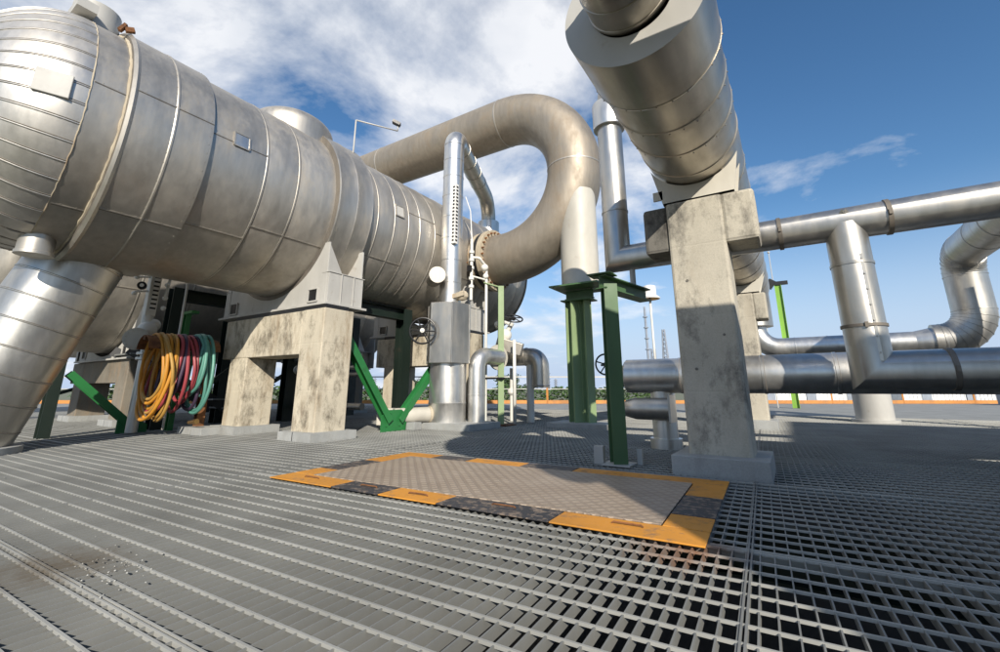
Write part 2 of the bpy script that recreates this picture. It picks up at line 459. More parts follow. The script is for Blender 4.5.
# ragged sealant beads
mb = MB(); rg = random.Random(3)
n = 150; pts = []; rr = []
for yb, rad, rbead in ((1.16, VR * .985 + .008, .015), (.905, VR * .985 + .001, .006)):
    pts = []; rr = []
    for i in range(n):
        a = 2 * PI * i / n
        r = rad + rg.uniform(-.003, .004)
        pts.append((VC.x + r * math.cos(a), yb + rg.uniform(-.003, .003), VC.z + r * math.sin(a))); rr.append(rbead * rg.uniform(.6, 1.25))
    mb.tube(pts, rr, 8, closed=True)
obj('sealant_bead', mb, DIRTY, ves)
# near head with gores
mb = MB(); HD = .86; R1 = VR * .985
def headpt(t, a, off=0):
    r = R1 * math.cos(t) + off * math.cos(t); yy = .90 - (HD * math.sin(t)) - off * math.sin(t)
    return V((VC.x + r * math.cos(a), yy, VC.z + r * math.sin(a)))
pr = [(.90 - HD * math.sin(t), R1 * math.cos(t)) for t in [PI / 2 * k / 28 for k in range(29)]]
mb.lathe(pr, (VC.x, 0, VC.z), (0, 1, 0), 128)
NG = 44
for g in range(NG):
    a = 2 * PI * g / NG + .03
    mb.tube([headpt(PI / 2 * k / 20, a, .001) for k in range(0, 18)], .0065, 6)
    mb.tube([headpt(PI / 2 * k / 20, a + .012, .000) for k in range(0, 18)], .0045, 6, mat=1)
obj('near_head', mb, [CLAD_HEAD, CLAD_D], ves)
# plate on the head
mb = MB(); t0 = .30; aa = .17
t0 = .26; aa = -.03; c0 = headpt(t0, aa); n0 = (headpt(t0, aa, .1) - c0).normalized()
tt = (headpt(t0 + .05, aa) - c0).normalized()
mb.bar(c0 - tt * .12 + n0 * .004, c0 + tt * .12 + n0 * .004, .22, .022, n0, 0)
o = obj('nameplate', mb, [SADDLE], ves, bevel=.006, label='grimy blank plate on the domed end')
# wide band at the saddle
mb = MB(); RW = VR + .085
mb.lathe([(3.50, VR), (3.502, RW), (3.52, RW + .006), (3.535, RW), (3.80, RW), (3.815, RW + .007), (3.83, RW), (4.07, RW), (4.09, RW + .008), (4.10, VR)], (VC.x, 0, VC.z), (0, 1, 0), 128, mats=[1, 0, 0, 0, 0, 0, 0, 0, 1])
obj('support_band', mb, [CLAD, CLAD_D], ves)
nameplate(2.22, R(8), VR, .17, .17, ves, STEEL_BR, label='small shiny plate with a wire mesh look')
nameplate(4.72, R(9), VR, .17, .19, ves, SADDLE)
# manway hump and small stub nozzles
mb = MB(); mb.lathe([(0, .60), (.36, .60)] + [(.36 + .30 * math.sin(t), .60 * math.cos(t)) for t in [PI / 2 * k / 12 for k in range(13)]], (-5.95, 3.35, 4.02), (0, 0, 1), 48)
obj('manway', mb, CLAD, ves)
mb = MB(); mb.lathe([(0, .0), (0, .14), (.03, .14), (.035, .13), (.4, .13)], (-5.88, .98, 1.83), (0, 0, 1), 40)
obj('drain_nozzle', mb, [CLAD], ves)
mb = MB(); mb.lathe([(0, .20), (.35, .20), (.35, .0)], (-5.85, .98, 4.25), (0, 0, 1), 32); mb.box(-5.85, -5.50, .76, .92, 4.34, 4.44)
obj('top_nozzle', mb, SADDLE, ves)
mb = MB(); mb.bar((-5.42, 1.09, 4.24), (-5.40, 1.13, 4.33), .05, .03); mb.bar((-5.40, 1.13, 4.27), (-5.38, 1.20, 4.30), .04, .05)
obj('rusty_bracket', mb, RUST, ves)
# nozzle to the loop pipe and to the slim pipe
mb = MB(); mb.lathe([(0, .44), (.62, .44)], (-5.45, 7.1, 3.10), (1, 0, 0), 48); obj('side_nozzle', mb, LOOPM, ves)
mb = MB(); mb.lathe([(0, .27), (.42, .27), (.43, .26), (.43, .17)], (-5.95, 8.75, 4.30), (0, 0, 1), 36)
obj('top_socket', mb, STEEL_BR, ves)
mb = MB(); mb.lathe([(0, 0), (0, .135), (.025, .135), (.027, .128), (.5, .128)], (-4.62, 5.32, 2.42), V((-.75, .66, .05)), 32, ref=(0, 0, 1))
obj('capped_stub', mb, [CLAD], ves)

# saddles
def saddle(yc, parent, cx=VC.x, cz=VC.z, rad=VR, zb=1.66, half=1.3):
    mb = MB()
    # profile in xz: trapezoid under the shell with a cut along the circle
    def arc(a0, a1, r, n=18): return [(cx + r * math.cos(a0 + (a1 - a0) * k / n), cz + r * math.sin(a0 + (a1 - a0) * k / n)) for k in range(n + 1)]
    ys = yc - .30
    th = R(-150), R(-30)
    up = arc(th[0], th[1], rad + .065, 30)
    # front and back webs
    for y0, w in ((yc - .30, .012), (yc + .26, .012)):
        n = len(up); vs = []
        for (x, z) in up: vs += [(x, y0, z), (x * 1.0, y0, zb + .03)]
        vs2 = [(x, y_ + w, z) for (x, y_, z) in vs]
        L = len(vs); fs = []
        for i in range(n - 1):
            a, b, c, d = 2 * i, 2 * i + 1, 2 * i + 3, 2 * i + 2
            fs += [(a, b, c, d), (L + d, L + c, L + b, L + a), (b, L + b, L + c, c), (a, d, L + d, L + a)]
        mb.add(vs + vs2, fs)
    # vertical edge strips, end boxes with a flat top
    for sgn in (-1, 1):
        x = cx + sgn * 1.30; xe = cx + sgn * (rad + .065) * math.cos(R(30)); ze = cz - (rad + .065) * .5
        for yy in (yc - .306, yc + .252):
            mb.box(min(xe, xe + .10 * sgn), max(xe, xe + .10 * sgn), yy, yy + .024, zb + .03, ze)
        mb.prism([(xe + .10 * sgn, yc - .30, zb + .45), (xe + .10 * sgn, yc - .30, ze - .02), (xe + .10 * sgn - .02 * sgn, yc - .05, zb + .45)][::sgn], (.008 * sgn, 0, 0))
        mb.box(min(x - .02 * sgn, x), max(x - .02 * sgn, x), yc - .288, yc + .26, zb + .03, zb + .44)
        mb.box(min(xe, x + .01 * sgn), max(xe, x + .01 * sgn), yc - .31, yc + .28, zb + .44, zb + .452)
        mb.box(min(xe + .1 * sgn, x), max(xe + .1 * sgn, x), yc - .30, yc - .288, zb + .03, zb + .44)
        for k in (-.1, .1): mb.box(min(x, x + .012 * sgn), max(x, x + .012 * sgn), yc + k - .006, yc + k + .006, zb + .03, zb + .44)
        hx = cx + sgn * 1.0
        for (a, b) in (((hx - .10, zb + .07), (hx + .10, zb + .07)), ((hx + .10, zb + .07), (hx + .10, zb + .24)), ((hx + .10, zb + .24), (hx - .10, zb + .24)), ((hx - .10, zb + .24), (hx - .10, zb + .07))):
            mb.bar((a[0], yc - .310, a[1]), (b[0], yc - .310, b[1]), .02, .02)
        mb.box(hx - .09, hx + .09, yc - .306, yc - .301, zb + .08, zb + .23, 1)
    mb.box(cx - half - .04, cx + half + .04, yc - .36, yc + .32, zb, zb + .03, 0)
    return obj('saddle', mb, [SADDLE, BLACK], parent, bevel=.003)
saddle(3.80, ves); saddle(6.9, ves)

# concrete portals
def portal(yf, x0, x1, label, group, w=.45, d=.45, z0=1.03, z1=1.60, mat=CONC_W):
    t = thing('concrete_portal', ((x0 + x1) / 2, yf + d / 2, 0), label, 'concrete support', group)
    for xa, top in ((x0, z0), (x1 - w, z1)):
        mb = MB(); mb.box(xa, xa + w, yf, yf + d, .05, top); obj('column', mb, mat, t, bevel=.012)
        mb = MB(); mb.box(xa - .10, xa + w + .10, yf - .10, yf + d + .10, -.03, .10)
        mb.box(xa + w * .42, xa + w * .42 + .012, yf - .101, yf - .09, .0, .101, 1); obj('plinth', mb, [PLINTH, BLACK], t)
    mb = MB(); mb.box(x0 - .25, x1 - w + .004, yf + .004, yf + d - .004, z0, z1 - .003); obj('beam', mb, mat, t, bevel=.012)
    mb = MB(); mb.box(x0 - .1, x1 - .05, yf + .05, yf + d - .05, z1, z1 + .06); obj('bearing_strip', mb, [BLACK], t)
    return t
portal(3.40, -6.90, -4.78, 'stained concrete portal under the big vessel, nearest the hanging hoses', 'concrete portals')
portal(6.45, -6.95, -4.78, 'stained concrete portal behind the green V brace under the big vessel', 'concrete portals')
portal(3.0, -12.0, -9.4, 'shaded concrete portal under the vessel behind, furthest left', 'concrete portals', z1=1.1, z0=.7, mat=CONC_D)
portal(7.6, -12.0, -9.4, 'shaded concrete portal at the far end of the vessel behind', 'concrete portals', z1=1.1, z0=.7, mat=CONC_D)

# inclined leg pipe under the near end
t = thing('leaning_pipe', (-6.62, .92, 0), 'thick banded cladding pipe slanting from under the vessel to the deck', 'pipe')
a = V((-6.68, .88, .05)); b = V((-6.42, 1.45, 2.05)); d = (b - a); L = d.length
prof = [(0, .40)]; mats = []
for k in range(1, 9):
    s = L * k / 8.4
    prof += [(s - .008, .40), (s - .003, .406), (s + .006, .407), (s + .012, .40)]; mats += [0, 0, 0, 1]
prof.append((L, .40)); mats.append(0)
mb = MB(); mb.lathe(prof, a, d, 72, mats=mats); obj('pipe', mb, [STEEL, CLAD_D], t)
mb = MB(); mb.lathe([(0, 0), (0, .52), (.07, .52), (.07, .36)], (-6.66, .86, -.01), (0, 0, 1), 56); obj('base_ring', mb, PLINTH, t)

# ------------------------------------------------------------------ vessel 2 and 3 behind
def far_vessel(cx, cz, rad, y0, y1, label, seams):
    v = thing('horizontal_vessel', (cx, (y0 + y1) / 2, 0), label, 'pressure vessel', 'insulated vessels')
    mb = MB(); c = V((cx, 0, cz))
    p, m = vessel_profile(y0, y1, rad, seams); mb.lathe(p, (cx, 0, cz), (0, 1, 0), 96, mats=m)
    for k, s in enumerate(seams[:-1]): long_seam(mb, s, seams[k + 1], R(-20 + 25 * (k % 3)), rad, c=c)
    obj('shell', mb, [CLAD, CLAD_D], v)
    for yy, sg in ((y0, -1), (y1, 1)):
        mb = MB(); mb.lathe([(yy + sg * .5 * math.sin(t), rad * math.cos(t)) for t in [PI / 2 * k / 12 for k in range(13)]], (cx, 0, cz), (0, 1, 0), 96)
        obj('head', mb, CLAD, v)
    return v
v2 = far_vessel(-10.7, 2.80, 1.55, 1.4, 8.6, 'second large insulated vessel partly hidden behind and below the big one', [2.2, 2.9, 3.7, 4.6, 5.6, 6.7, 7.8])
for yy in (3.3, 7.9):
    saddle(yy, v2, -10.7, 2.80, 1.55, 1.10, 1.3)
far_vessel(-15.8, 2.9, 1.5, 0.5, 8.5, 'third insulated vessel furthest back on the left', [1.5, 3, 4.5, 6, 7.5])

# dark steel frames between the vessels
def steel_frame(x, y0, y1, h, label, mat=GREEN_K, braces=True):
    t = thing('support_trestle', (x, y0, 0), label, 'steel support', 'dark green steel supports')
    for yy in (y0, y1):
        mb = MB(); mb.hbeam((x, yy, 0), (x, yy, h), .2, .2, .014, (1, 0, 0)); obj('post', mb, mat, t)
    mb = MB(); mb.hbeam((x, y0, h - .1), (x, y1, h - .1), .16, .2); obj('beam', mb, mat, t)
    if braces:
        mb = MB(); mb.bar((x, y0, .1), (x, y1, h - .3), .07, .07); obj('brace', mb, mat, t)
    return t
steel_frame(-8.25, 3.1, 5.2, 2.2, 'dark green frame seen through the first concrete portal')
steel_frame(-8.9, 4.3, 7.2, 2.3, 'dark green frame deeper behind the first concrete portal')
steel_frame(-5.75, 4.35, 5.75, 2.0, 'dark green twin posts right behind the stained column', braces=False)
steel_frame(-13.2, 2.0, 6.0, 1.9, 'dark green frame under the third vessel')

# stairs (dark) at far left under vessel 2
t = thing('steel_stair', (-9.6, 3.6, 0), 'dark steel stair behind the hanging hoses', 'stair')
for dx in (0, .7):
    mb = MB(); mb.bar((-9.9 + dx, 2.9, 1.25), (-8.8 + dx * .6, 4.6, .02), .04, .16); obj('stringer', mb, BLACK, t)
mb = MB()
for k in range(8):
    f = (k + .5) / 8; x = -9.9 + 1.1 * f; yy = 2.9 + 1.7 * f; z = 1.25 - 1.2 * f
    mb.box(x, x + .7, yy - .1, yy + .1, z - .015, z + .01)
obj('treads', mb, GALV, t)

# green bracing: V between portal 1 and 2
t = thing('green_brace', (-5.05, 4.9, 0), 'bright green steel V brace with bolted gusset between the concrete portals', 'steel brace', 'bright green braces')
for (a, b) in (((-5.0, 4.78, .14), (-5.0, 3.87, 1.35)), ((-5.0, 4.98, .14), (-5.0, 6.0, 1.22))):
    mb = MB(); mb.hbeam(a, b, .10, .13, .010, (1, 0, 0)); obj('brace_arm', mb, GREEN, t)
mb = MB(); mb.prism([(-4.99, 4.63, 0.), (-4.99, 5.12, 0.), (-4.99, 5.14, .22), (-4.99, 5.02, .30), (-4.99, 4.76, .30), (-4.99, 4.63, .22)], (.016, 0, 0))
for (yy, zz) in ((4.72, .2), (4.80, .26), (4.72, .08), (5.03, .2), (4.98, .08), (5.06, .1)):
    mb.lathe([(0, .014), (.012, .014), (.012, 0)], (-4.974, yy, zz), (1, 0, 0), 6)
obj('gusset_plate', mb, GREEN, t)
t = thing('green_brace', (-7.95, 2.5, 0), 'bright green diagonal brace beside the slanting pipe foot', 'steel brace', 'bright green braces')
mb = MB(); mb.hbeam((-7.95, 1.92, .80), (-7.95, 2.66, .12), .09, .10, .010, (1, 0, 0)); obj('brace_arm', mb, GREEN, t)
mb = MB(); mb.prism([(-7.93, 2.52, 0), (-7.93, 2.88, 0), (-7.93, 2.88, .10), (-7.93, 2.74, .2), (-7.93, 2.52, .2)], (.016, 0, 0))
for (yy, zz) in ((2.66, .12), (2.74, .1), (2.8, .06)): mb.lathe([(0, .014), (.012, .014), (.012, 0)], (-7.914, yy, zz), (1, 0, 0), 6)
obj('gusset_plate', mb, GREEN, t)
mb = MB(); mb.hbeam((-7.95, 1.80, 0), (-7.95, 1.80, 1.1), .12, .14, .012, (1, 0, 0)); obj('post', mb, GREEN_K, t)
mb = MB(); mb.hbeam((-7.6, 3.03, .02), (-7.6, 3.03, 1.72), .07, .10, .010, (1, 0, 0)); mb.box(-7.62, -7.35, 2.98, 3.08, 1.70, 1.74)
tag(obj('green_post', mb, GREEN, loc=(-7.6, 3.03, 0)), 'bright green slim post behind the hanging hoses', 'steel post')

# slim white pole by hoses
mb = MB(); mb.tube([(-7.4, 2.88, .05), (-7.4, 2.88, 2.2)], .016, 10); mb.tube([(-7.4, 2.88, 2.2), (-7.42, 2.6, 2.26)], .01, 8)
tag(obj('impulse_line', mb, WHITE, loc=(-7.4, 2.88, 0)), 'thin white vertical tube above the hanging hoses', 'tube')

# ------------------------------------------------------------------ hanging hoses
def coil_stack(label, cx, y0, dy, cz, rx, rz, n, r, mats, seed, jx=.05):
    # loops hung one behind the other on the cradle, free at the bottom
    rg = random.Random(seed); mb = MB(); N = 48
    for k in range(n):
        sx = rg.uniform(.68, 1.08); sz = rg.uniform(.80, 1.10); yb = rg.uniform(-.17, .15); xb = rg.uniform(-jx, jx) * 1.6; w1 = rg.uniform(-.02, .02)
        pts = []
        for i in range(N):
            a = 2 * PI * i / N; low = (1 - math.cos(a)) / 2
            x = rx * sx * math.sin(a) * (1 - .12 * math.cos(a)) + xb * low + w1 * math.sin(3 * a)
            z = rz * sz * math.cos(a) + rz * (1 - sz)
            pts.append((cx + x, y0 + dy * k + yb * low + .03 * math.sin(a + k), cz + z + .012 * math.sin(k * 2.1)))
        mb.tube(pts, r, 10, closed=True, mat=k % len(mats))
    o = obj('coiled_hose', mb, mats, loc=(cx, y0, cz)); return tag(o, label, 'hose', 'coiled hoses')
rack = thing('hose_rack', (-7.1, 3.1, 0), 'rusty steel cradle carrying the hanging coloured hoses', 'hose rack')
mb = MB(); mb.lathe([(0, .20), (.88, .20), (.88, .19), (0, .19), (0, .20)], (-7.12, 2.38, 1.10), V((0, 1, 0)), 24, a0=R(-85), a1=R(85)); obj('cradle', mb, RUST, rack)
mb = MB(); mb.hbeam((-7.12, 3.20, -.02), (-7.12, 3.20, 1.28), .1, .1); mb.bar((-7.12, 2.38, 1.26), (-7.12, 3.2, 1.26), .06, .05); obj('rack_frame', mb, RUST, rack)
mb = MB(); mb.box(-7.30, -6.93, 3.02, 3.34, -.01, .09); obj('plinth', mb, PLINTH, rack, bevel=.005)
mb = MB(); mb.box(-6.90, -6.62, 3.02, 3.34, -.01, .092); obj('plinth', mb, PLINTH, rack, bevel=.005)
coil_stack('coil of orange and amber hose with the widest loops, nearest of the three coils', -7.10, 2.50, .022, .80, .36, .52, 10, .020, [HOSE_O, HOSE_Y, HOSE_O, HOSE_Y], 1)
coil_stack('coil of dark maroon and red hose between the orange and teal ones', -7.06, 2.74, .026, .85, .30, .47, 8, .021, [HOSE_R, HOSE_B, HOSE_R], 2)
coil_stack('coil of teal green hose, furthest back of the three coils', -7.0, 2.95, .024, .84, .26, .50, 7, .021, [HOSE_G], 5)
mb = MB(); mb.lathe([(0, 0), (0, .022), (.1, .026), (.13, .034), (.18, .034), (.18, 0)], (-6.9, 2.98, .16), V((1, .1, .1)), 14)
tag(obj('hose_coupling', mb, BRASS, loc=(-6.9, 2.98, .1)), 'small brass hose coupling lying under the coiled hoses', 'coupling')

# ------------------------------------------------------------------ gauge / valve left
def flange(mb, c, axis, rad, th, nb=12, mat=0, hole=0):
    c = V(c); ax = V(axis).normalized(); u = ax.orthogonal().normalized(); w = ax.cross(u)
    mb.lathe([(-th / 2, hole), (-th / 2, rad), (th / 2, rad), (th / 2, hole)], c, ax, 32, mat=mat)
    for k in range(nb):
        a = 2 * PI * k / nb; p = c + (u * math.cos(a) + w * math.sin(a)) * rad * .84
        mb.lathe([(-th / 2 - rad * .10, 0), (-th / 2 - rad * .10, rad * .07), (th / 2 + rad * .10, rad * .07), (th / 2 + rad * .10, 0)], p, ax, 6, mat=mat)
t = thing('level_gauge', (-7.7, 2.55, 0), 'off-white level gauge with valves and a blind flange hanging left of the hoses', 'gauge')
mb = MB(); mb.box(-7.74, -7.62, 2.50, 2.63, 1.62, 2.40); obj('gauge_body', mb, WHITE, t, bevel=.008)
mb = MB(); mb.box(-7.612, -7.604, 2.54, 2.60, 1.70, 2.3)
for k in range(9): mb.box(-7.603, -7.598, 2.535, 2.605, 1.72 + k * .065, 1.745 + k * .065, 1)
obj('gauge_scale', mb, [PLAST, BLACK], t)
mb = MB(); mb.tube(fillet([(-7.68, 2.56, 1.64), (-7.68, 2.56, 1.36), (-7.60, 2.50, 1.30), (-7.50, 2.43, 1.28)], .08, 6), [.07] * 3 + [.08] * 8 + [.09] * (len(fillet([(-7.68, 2.56, 1.64), (-7.68, 2.56, 1.36), (-7.60, 2.50, 1.30), (-7.50, 2.43, 1.28)], .08, 6)) - 11), 16)
mb.ball((-7.62, 2.56, 1.42), .12, 16); mb.ball((-7.66, 2.64, 1.50), .09, 14); mb.tube([(-7.68, 2.6, 1.4), (-7.68, 2.62, 1.0)], .06, 14); obj('valve_body', mb, WHITE, t)
mb = MB(); flange(mb, (-7.48, 2.41, 1.27), (.85, -.5, 0), .15, .03, 14); obj('blind_flange', mb, CREAM, t)
mb = MB(); mb.tube([(-7.68, 2.56, 2.2), (-7.66, 2.34, 2.16)], .014, 8); mb.tube([(-7.68, 2.56, 2.0), (-7.66, 2.34, 1.94)], .014, 8); mb.ball((-7.66, 2.34, 2.16), .035, 10); mb.ball((-7.66, 2.34, 1.92), .03, 10); mb.tube([(-7.6, 2.66, 2.35), (-7.6, 2.72, 2.2), (-7.6, 2.70, 1.9)], .02, 8)
for zz in (2.25, 2.1, 1.9, 1.75): mb.ball((-7.6, 2.70, zz), .035, 10)
obj('gauge_cocks', mb, WHITE, t)
mb = MB(); mb.lathe([(-.03, 0), (-.03, .055), (.03, .055), (.03, 0)], (-7.58, 2.39, 2.03), (.9, -.4, 0), 20); mb.lathe([(.031, 0), (.031, .025), (.034, .025), (.034, 0)], (-7.58, 2.39, 2.03), (.9, -.4, 0), 16, mat=1); obj('dial', mb, [BLACK, PLAST], t)
mb = MB(); flange(mb, (-7.68, 2.62, 1.02), (0, 0, 1), .11, .03, 8); flange(mb, (-7.68, 2.62, 1.09), (0, 0, 1), .11, .03, 8); mb.lathe([(0, .07), (1.0, .07)], (-7.68, 2.62, .02), (0, 0, 1), 20); obj('lower_pipe', mb, STEEL, t)

# valves and small pipework seen through the first portal
def small_valve(x, y, z, label):
    t = thing('small_valve', (x, y, z), label, 'valve', 'white valves behind the first portal')
    mb = MB(); mb.lathe([(-.14, 0), (-.14, .08), (-.11, .08), (-.11, .05), (-.04, .05), (0, .075), (.04, .05), (.11, .05), (.11, .08), (.14, .08), (.14, 0)], (x, y, z), (1, 0, 0), 18)
    mb.tube([(x, y, z), (x, y, z + .2)], .02, 8); obj('body', mb, WHITE, t)
    mb = MB(); mb.ring((x, y, z + .2), (0, 0, 1), .08, .010, 24, 6); mb.bar((x - .08, y, z + .2), (x + .08, y, z + .2), .012, .01); mb.bar((x, y - .08, z + .2), (x, y + .08, z + .2), .012, .01); obj('handwheel', mb, SADDLE, t)
    return t
for k, (x, y, z, w) in enumerate([(-7.4, 5.2, 1.15, 'topmost white valve seen through the first portal'), (-7.0, 5.3, 1.0, 'white valve close to the stained column'), (-7.7, 5.1, .95, 'leftmost white valve seen through the first portal'), (-7.15, 5.4, .62, 'white valve low down behind the first portal')]):
    small_valve(x, y, z, w)
mb = MB()
mb.tube(fillet([(-8.6, 5.25, 1.15), (-6.2, 5.25, 1.15)], 0), .045, 12); mb.tube([(-8.6, 5.3, .97), (-6.4, 5.35, .97)], .035, 12); mb.tube(fillet([(-7.15, 5.4, .02), (-7.15, 5.4, .85), (-6.3, 5.4, .85)], .1), .035, 12); mb.tube([(-8.4, 5.4, .3), (-6.3, 5.4, .3)], .06, 14)
tag(obj('pipe_bundle', mb, STEEL, loc=(-7.5, 5.3, 0)), 'thin steel pipes crossing behind the first concrete portal', 'pipework')

# ------------------------------------------------------------------ vertical slim pipe with gauge, arm and casing
BX, BY = -4.69, 5.75
t = thing('riser_pipe', (BX, BY, 0), 'shiny banded vertical pipe in front of the vessel with a long arm reaching over it', 'pipe')
path = fillet([(BX, BY, 1.9), (BX, BY, 5.20), (-5.95, 8.75, 5.28), (-5.95, 8.75, 4.6)], [.26, .5], 12)
mb = MB(); mb.tube(path[:14], .182, 36)
for z in (2.35, 2.75, 3.15, 3.55, 3.95, 4.33, 4.66, 4.98): mb.lathe([(0, .182), (.001, .188), (.02, .189), (.021, .182)], (BX, BY, z), (0, 0, 1), 36)
dd = (V((-5.95, 8.75, 5.28)) - V((BX, BY, 5.20))).normalized()
obj('pipe', mb, [STEEL_BR], t); mb = MB(); mb.tube(path[13:], .180, 36)
for s in (.5, 1.0, 1.5, 2.0): mb.lathe([(0, .182), (.001, .188), (.02, .189), (.021, .182)], V((BX, BY, 5.20)) + dd * s, dd, 36)
obj('arm', mb, [STEEL_OV], t)
mb = MB(); mb.box(BX + .12, BX + .20, BY - .17, BY - .09, 3.02, 4.12); 
for k in range(16): mb.box(BX + .201, BX + .206, BY - .155, BY - .105, 3.06 + k * .066, 3.09 + k * .066, 1); mb.box(BX + .14, BX + .18, BY - .176, BY - .171, 3.06 + k * .066, 3.09 + k * .066, 1)
obj('gauge_strip', mb, [PLAST, BLACK], t)
# casing (hexagonal box) around the valve
mb = MB(); cx, cy = BX - .0, BY - .02; hw = .37
poly = []
for a in (18, 78, 138, 198, 258, 318): poly.append((cx + hw * math.cos(R(a)), cy + hw * math.sin(R(a)), 1.0))
mb.prism(poly, (0, 0, .98))
for p_ in poly: mb.bar((p_[0], p_[1], 1.0), (p_[0], p_[1], 1.98), .02, .02)
obj('valve_casing', mb, [STEEL], t, bevel=.006)
mb = MB(); mb.lathe([(0, .30), (.33, .30), (.34, .306), (.36, .306), (.365, .30), (.97, .30)], (BX - .02, BY + .02, .03), (0, 0, 1), 48)
mb.tube(fillet([(BX + .38, BY + .28, .03), (BX + .38, BY + .28, 1.14), (-4.24, 6.62, 1.14)], .20, 8), .14, 36); mb.lathe([(0, .14), (.001, .147), (.02, .147), (.021, .14)], (BX + .38, BY + .28, .5), (0, 0, 1), 36)
obj('lower_barrel', mb, [STEEL_BR], t)
mb = MB(); mb.box(BX - .45, BX + .70, BY - .34, BY + .5, -.01, .09); obj('plinth', mb, PLINTH, t, bevel=.005)
mb = MB(); mb.lathe([(0, .14), (.04, .14), (.06, .10), (.16, .09)], (BX, BY, 1.98), (0, 0, 1), 28); mb.ball((BX + .1, BY - .02, 2.1), .09, 14); obj('packing_gland', mb, [WHITE], t)
mb = MB(); mb.ball((BX + .26, BY + .0, 2.12), .10, 10, sz=(1.2, .8, .9)); mb.bar((BX + .1, BY - .1, 2.1), (BX + .34, BY - .06, 2.14), .05, .07); obj('rag_wrap', mb, DIRTY, t)
# big handwheel
def handwheel(mb, c, axis, rad, r=.014, spokes=5, mat=0):
    c = V(c); ax = V(axis).normalized(); u = ax.orthogonal().normalized(); w = ax.cross(u)
    mb.ring(c, ax, rad, r, 44, 8, mat)
    for k in range(spokes):
        a = 2 * PI * k / spokes + .3
        mb.tube([c + ax * .01, c + (u * math.cos(a) + w * math.sin(a)) * rad], r * .75, 8, mat=mat)
    mb.lathe([(-.03, 0), (-.03, rad * .22), (.03, rad * .22), (.03, 0)], c, ax, 20, mat=mat)
hax = V((.55, -.83, 0)).normalized(); hc = V((-4.80, 5.22, 1.50))
mb = MB(); handwheel(mb, hc, hax, .205, .015, 6); obj('handwheel', mb, BLACK, t)
mb = MB(); mb.tube([hc - hax * .4, hc + hax * .06], .016, 10); mb.lathe([(0, 0), (0, .035), (.02, .035), (.02, 0)], hc + hax * .03, hax, 16); obj('spindle', mb, WHITE, t)

# impulse lines right of it
t = thing('instrument_manifold', (-4.45, 6.3, 0), 'white instrument tubes with small valves between the riser pipe and rusty flange', 'instrument')
mb = MB(); mb.tube([(-4.62, 6.25, 2.15), (-4.62, 6.25, 3.30)], .030, 12)
for z in (2.4, 2.55, 2.75, 2.9, 3.05): mb.tube([(-4.62, 6.25, z - .025), (-4.62, 6.25, z + .025)], .05, 12)
obj('tube', mb, WHITE, t)
mb = MB(); mb.tube(fillet([(-4.62, 6.25, 2.95), (-4.48, 6.30, 2.93), (-4.46, 6.50, 2.80), (-4.46, 6.50, .05)], .05, 5), .026, 10)
mb.tube([(-4.62, 6.25, 2.6), (-4.46, 6.45, 2.55)], .016, 8); mb.ball((-4.47, 6.46, 2.78), .07, 12); mb.ball((-4.46, 6.48, 2.62), .055, 12); mb.bar((-4.62, 6.19, 2.78), (-4.62, 6.19, 2.68), .05, .08, mat=1); mb.bar((-4.62, 6.19, 2.5), (-4.62, 6.19, 2.45), .05, .05, mat=1); obj('drop_line', mb, [WHITE, BLACK], t)
# curved feed tube from the platform bracket to the flange
mb = MB(); mb.tube([(-4.62, 6.25, 3.3), (-4.70, 6.3, 3.9), (-4.86, 6.35, 4.25)], .010, 6); obj('feed_tube', mb, PLAST, t)

# pale green post with bracket
t = thing('steel_post', (-4.22, 6.62, 0), 'pale green slender steel post with a dark bracket left of the loop pipe', 'steel post')
mb = MB(); mb.hbeam((-4.22, 6.62, 0.02), (-4.22, 6.62, 2.42), .10, .14, .01, (.6, -.8, 0)); obj('post', mb, GREEN_P, t)
mb = MB(); mb.box(-4.42, -4.02, 6.45, 6.8, 0., .02); obj('base_plate', mb, RUST, t)
mb = MB(); mb.bar((-4.50, 6.52, .78), (-4.12, 6.55, .78), .1, .03); obj('shelf', mb, BLACK, t)
mb = MB(); mb.bar((-4.50, 6.50, 2.50), (-4.22, 6.62, 2.40), .12, .02); obj('bracket', mb, GREEN_P, t)
mb = MB(); mb.tube([(-4.02, 6.75, .02), (-4.02, 6.75, 1.45)], .03, 10); obj('conduit', mb, WHITE, t)

# short flanged stub with box end on the deck
t = thing('drain_stub', (-4.85, 5.1, 0), 'beige horizontal stub pipe with a square end on small blocks beside the green brace', 'pipe')
mb = MB(); mb.tube([(-5.12, 5.02, .20), (-4.86, 5.5, .21)], .115, 28); obj('pipe', mb, CREAM, t)
mb = MB(); mb.tube([(-4.86, 5.5, .21), (-4.81, 5.59, .21)], [.125, .14], 24); obj('seal', mb, DIRTY, t)
mb = MB(); mb.bar((-5.10, 4.80, .20), (-5.17, 4.66 + .28, .20), .24, .24, (0, 0, 1)); mb.bar((-5.17, 4.94, .2), (-5.12, 5.03, .2), .22, .22); obj('end_box', mb, CREAM, t, bevel=.006)
mb = MB(); mb.box(-5.12, -4.98, 5.02, 5.14, 0, .085); mb.box(-4.94, -4.78, 5.1, 5.26, 0, .11); mb.box(-5.2, -5.12, 4.9, 5.0, 0, .07); obj('block', mb, PLINTH, t, bevel=.004)

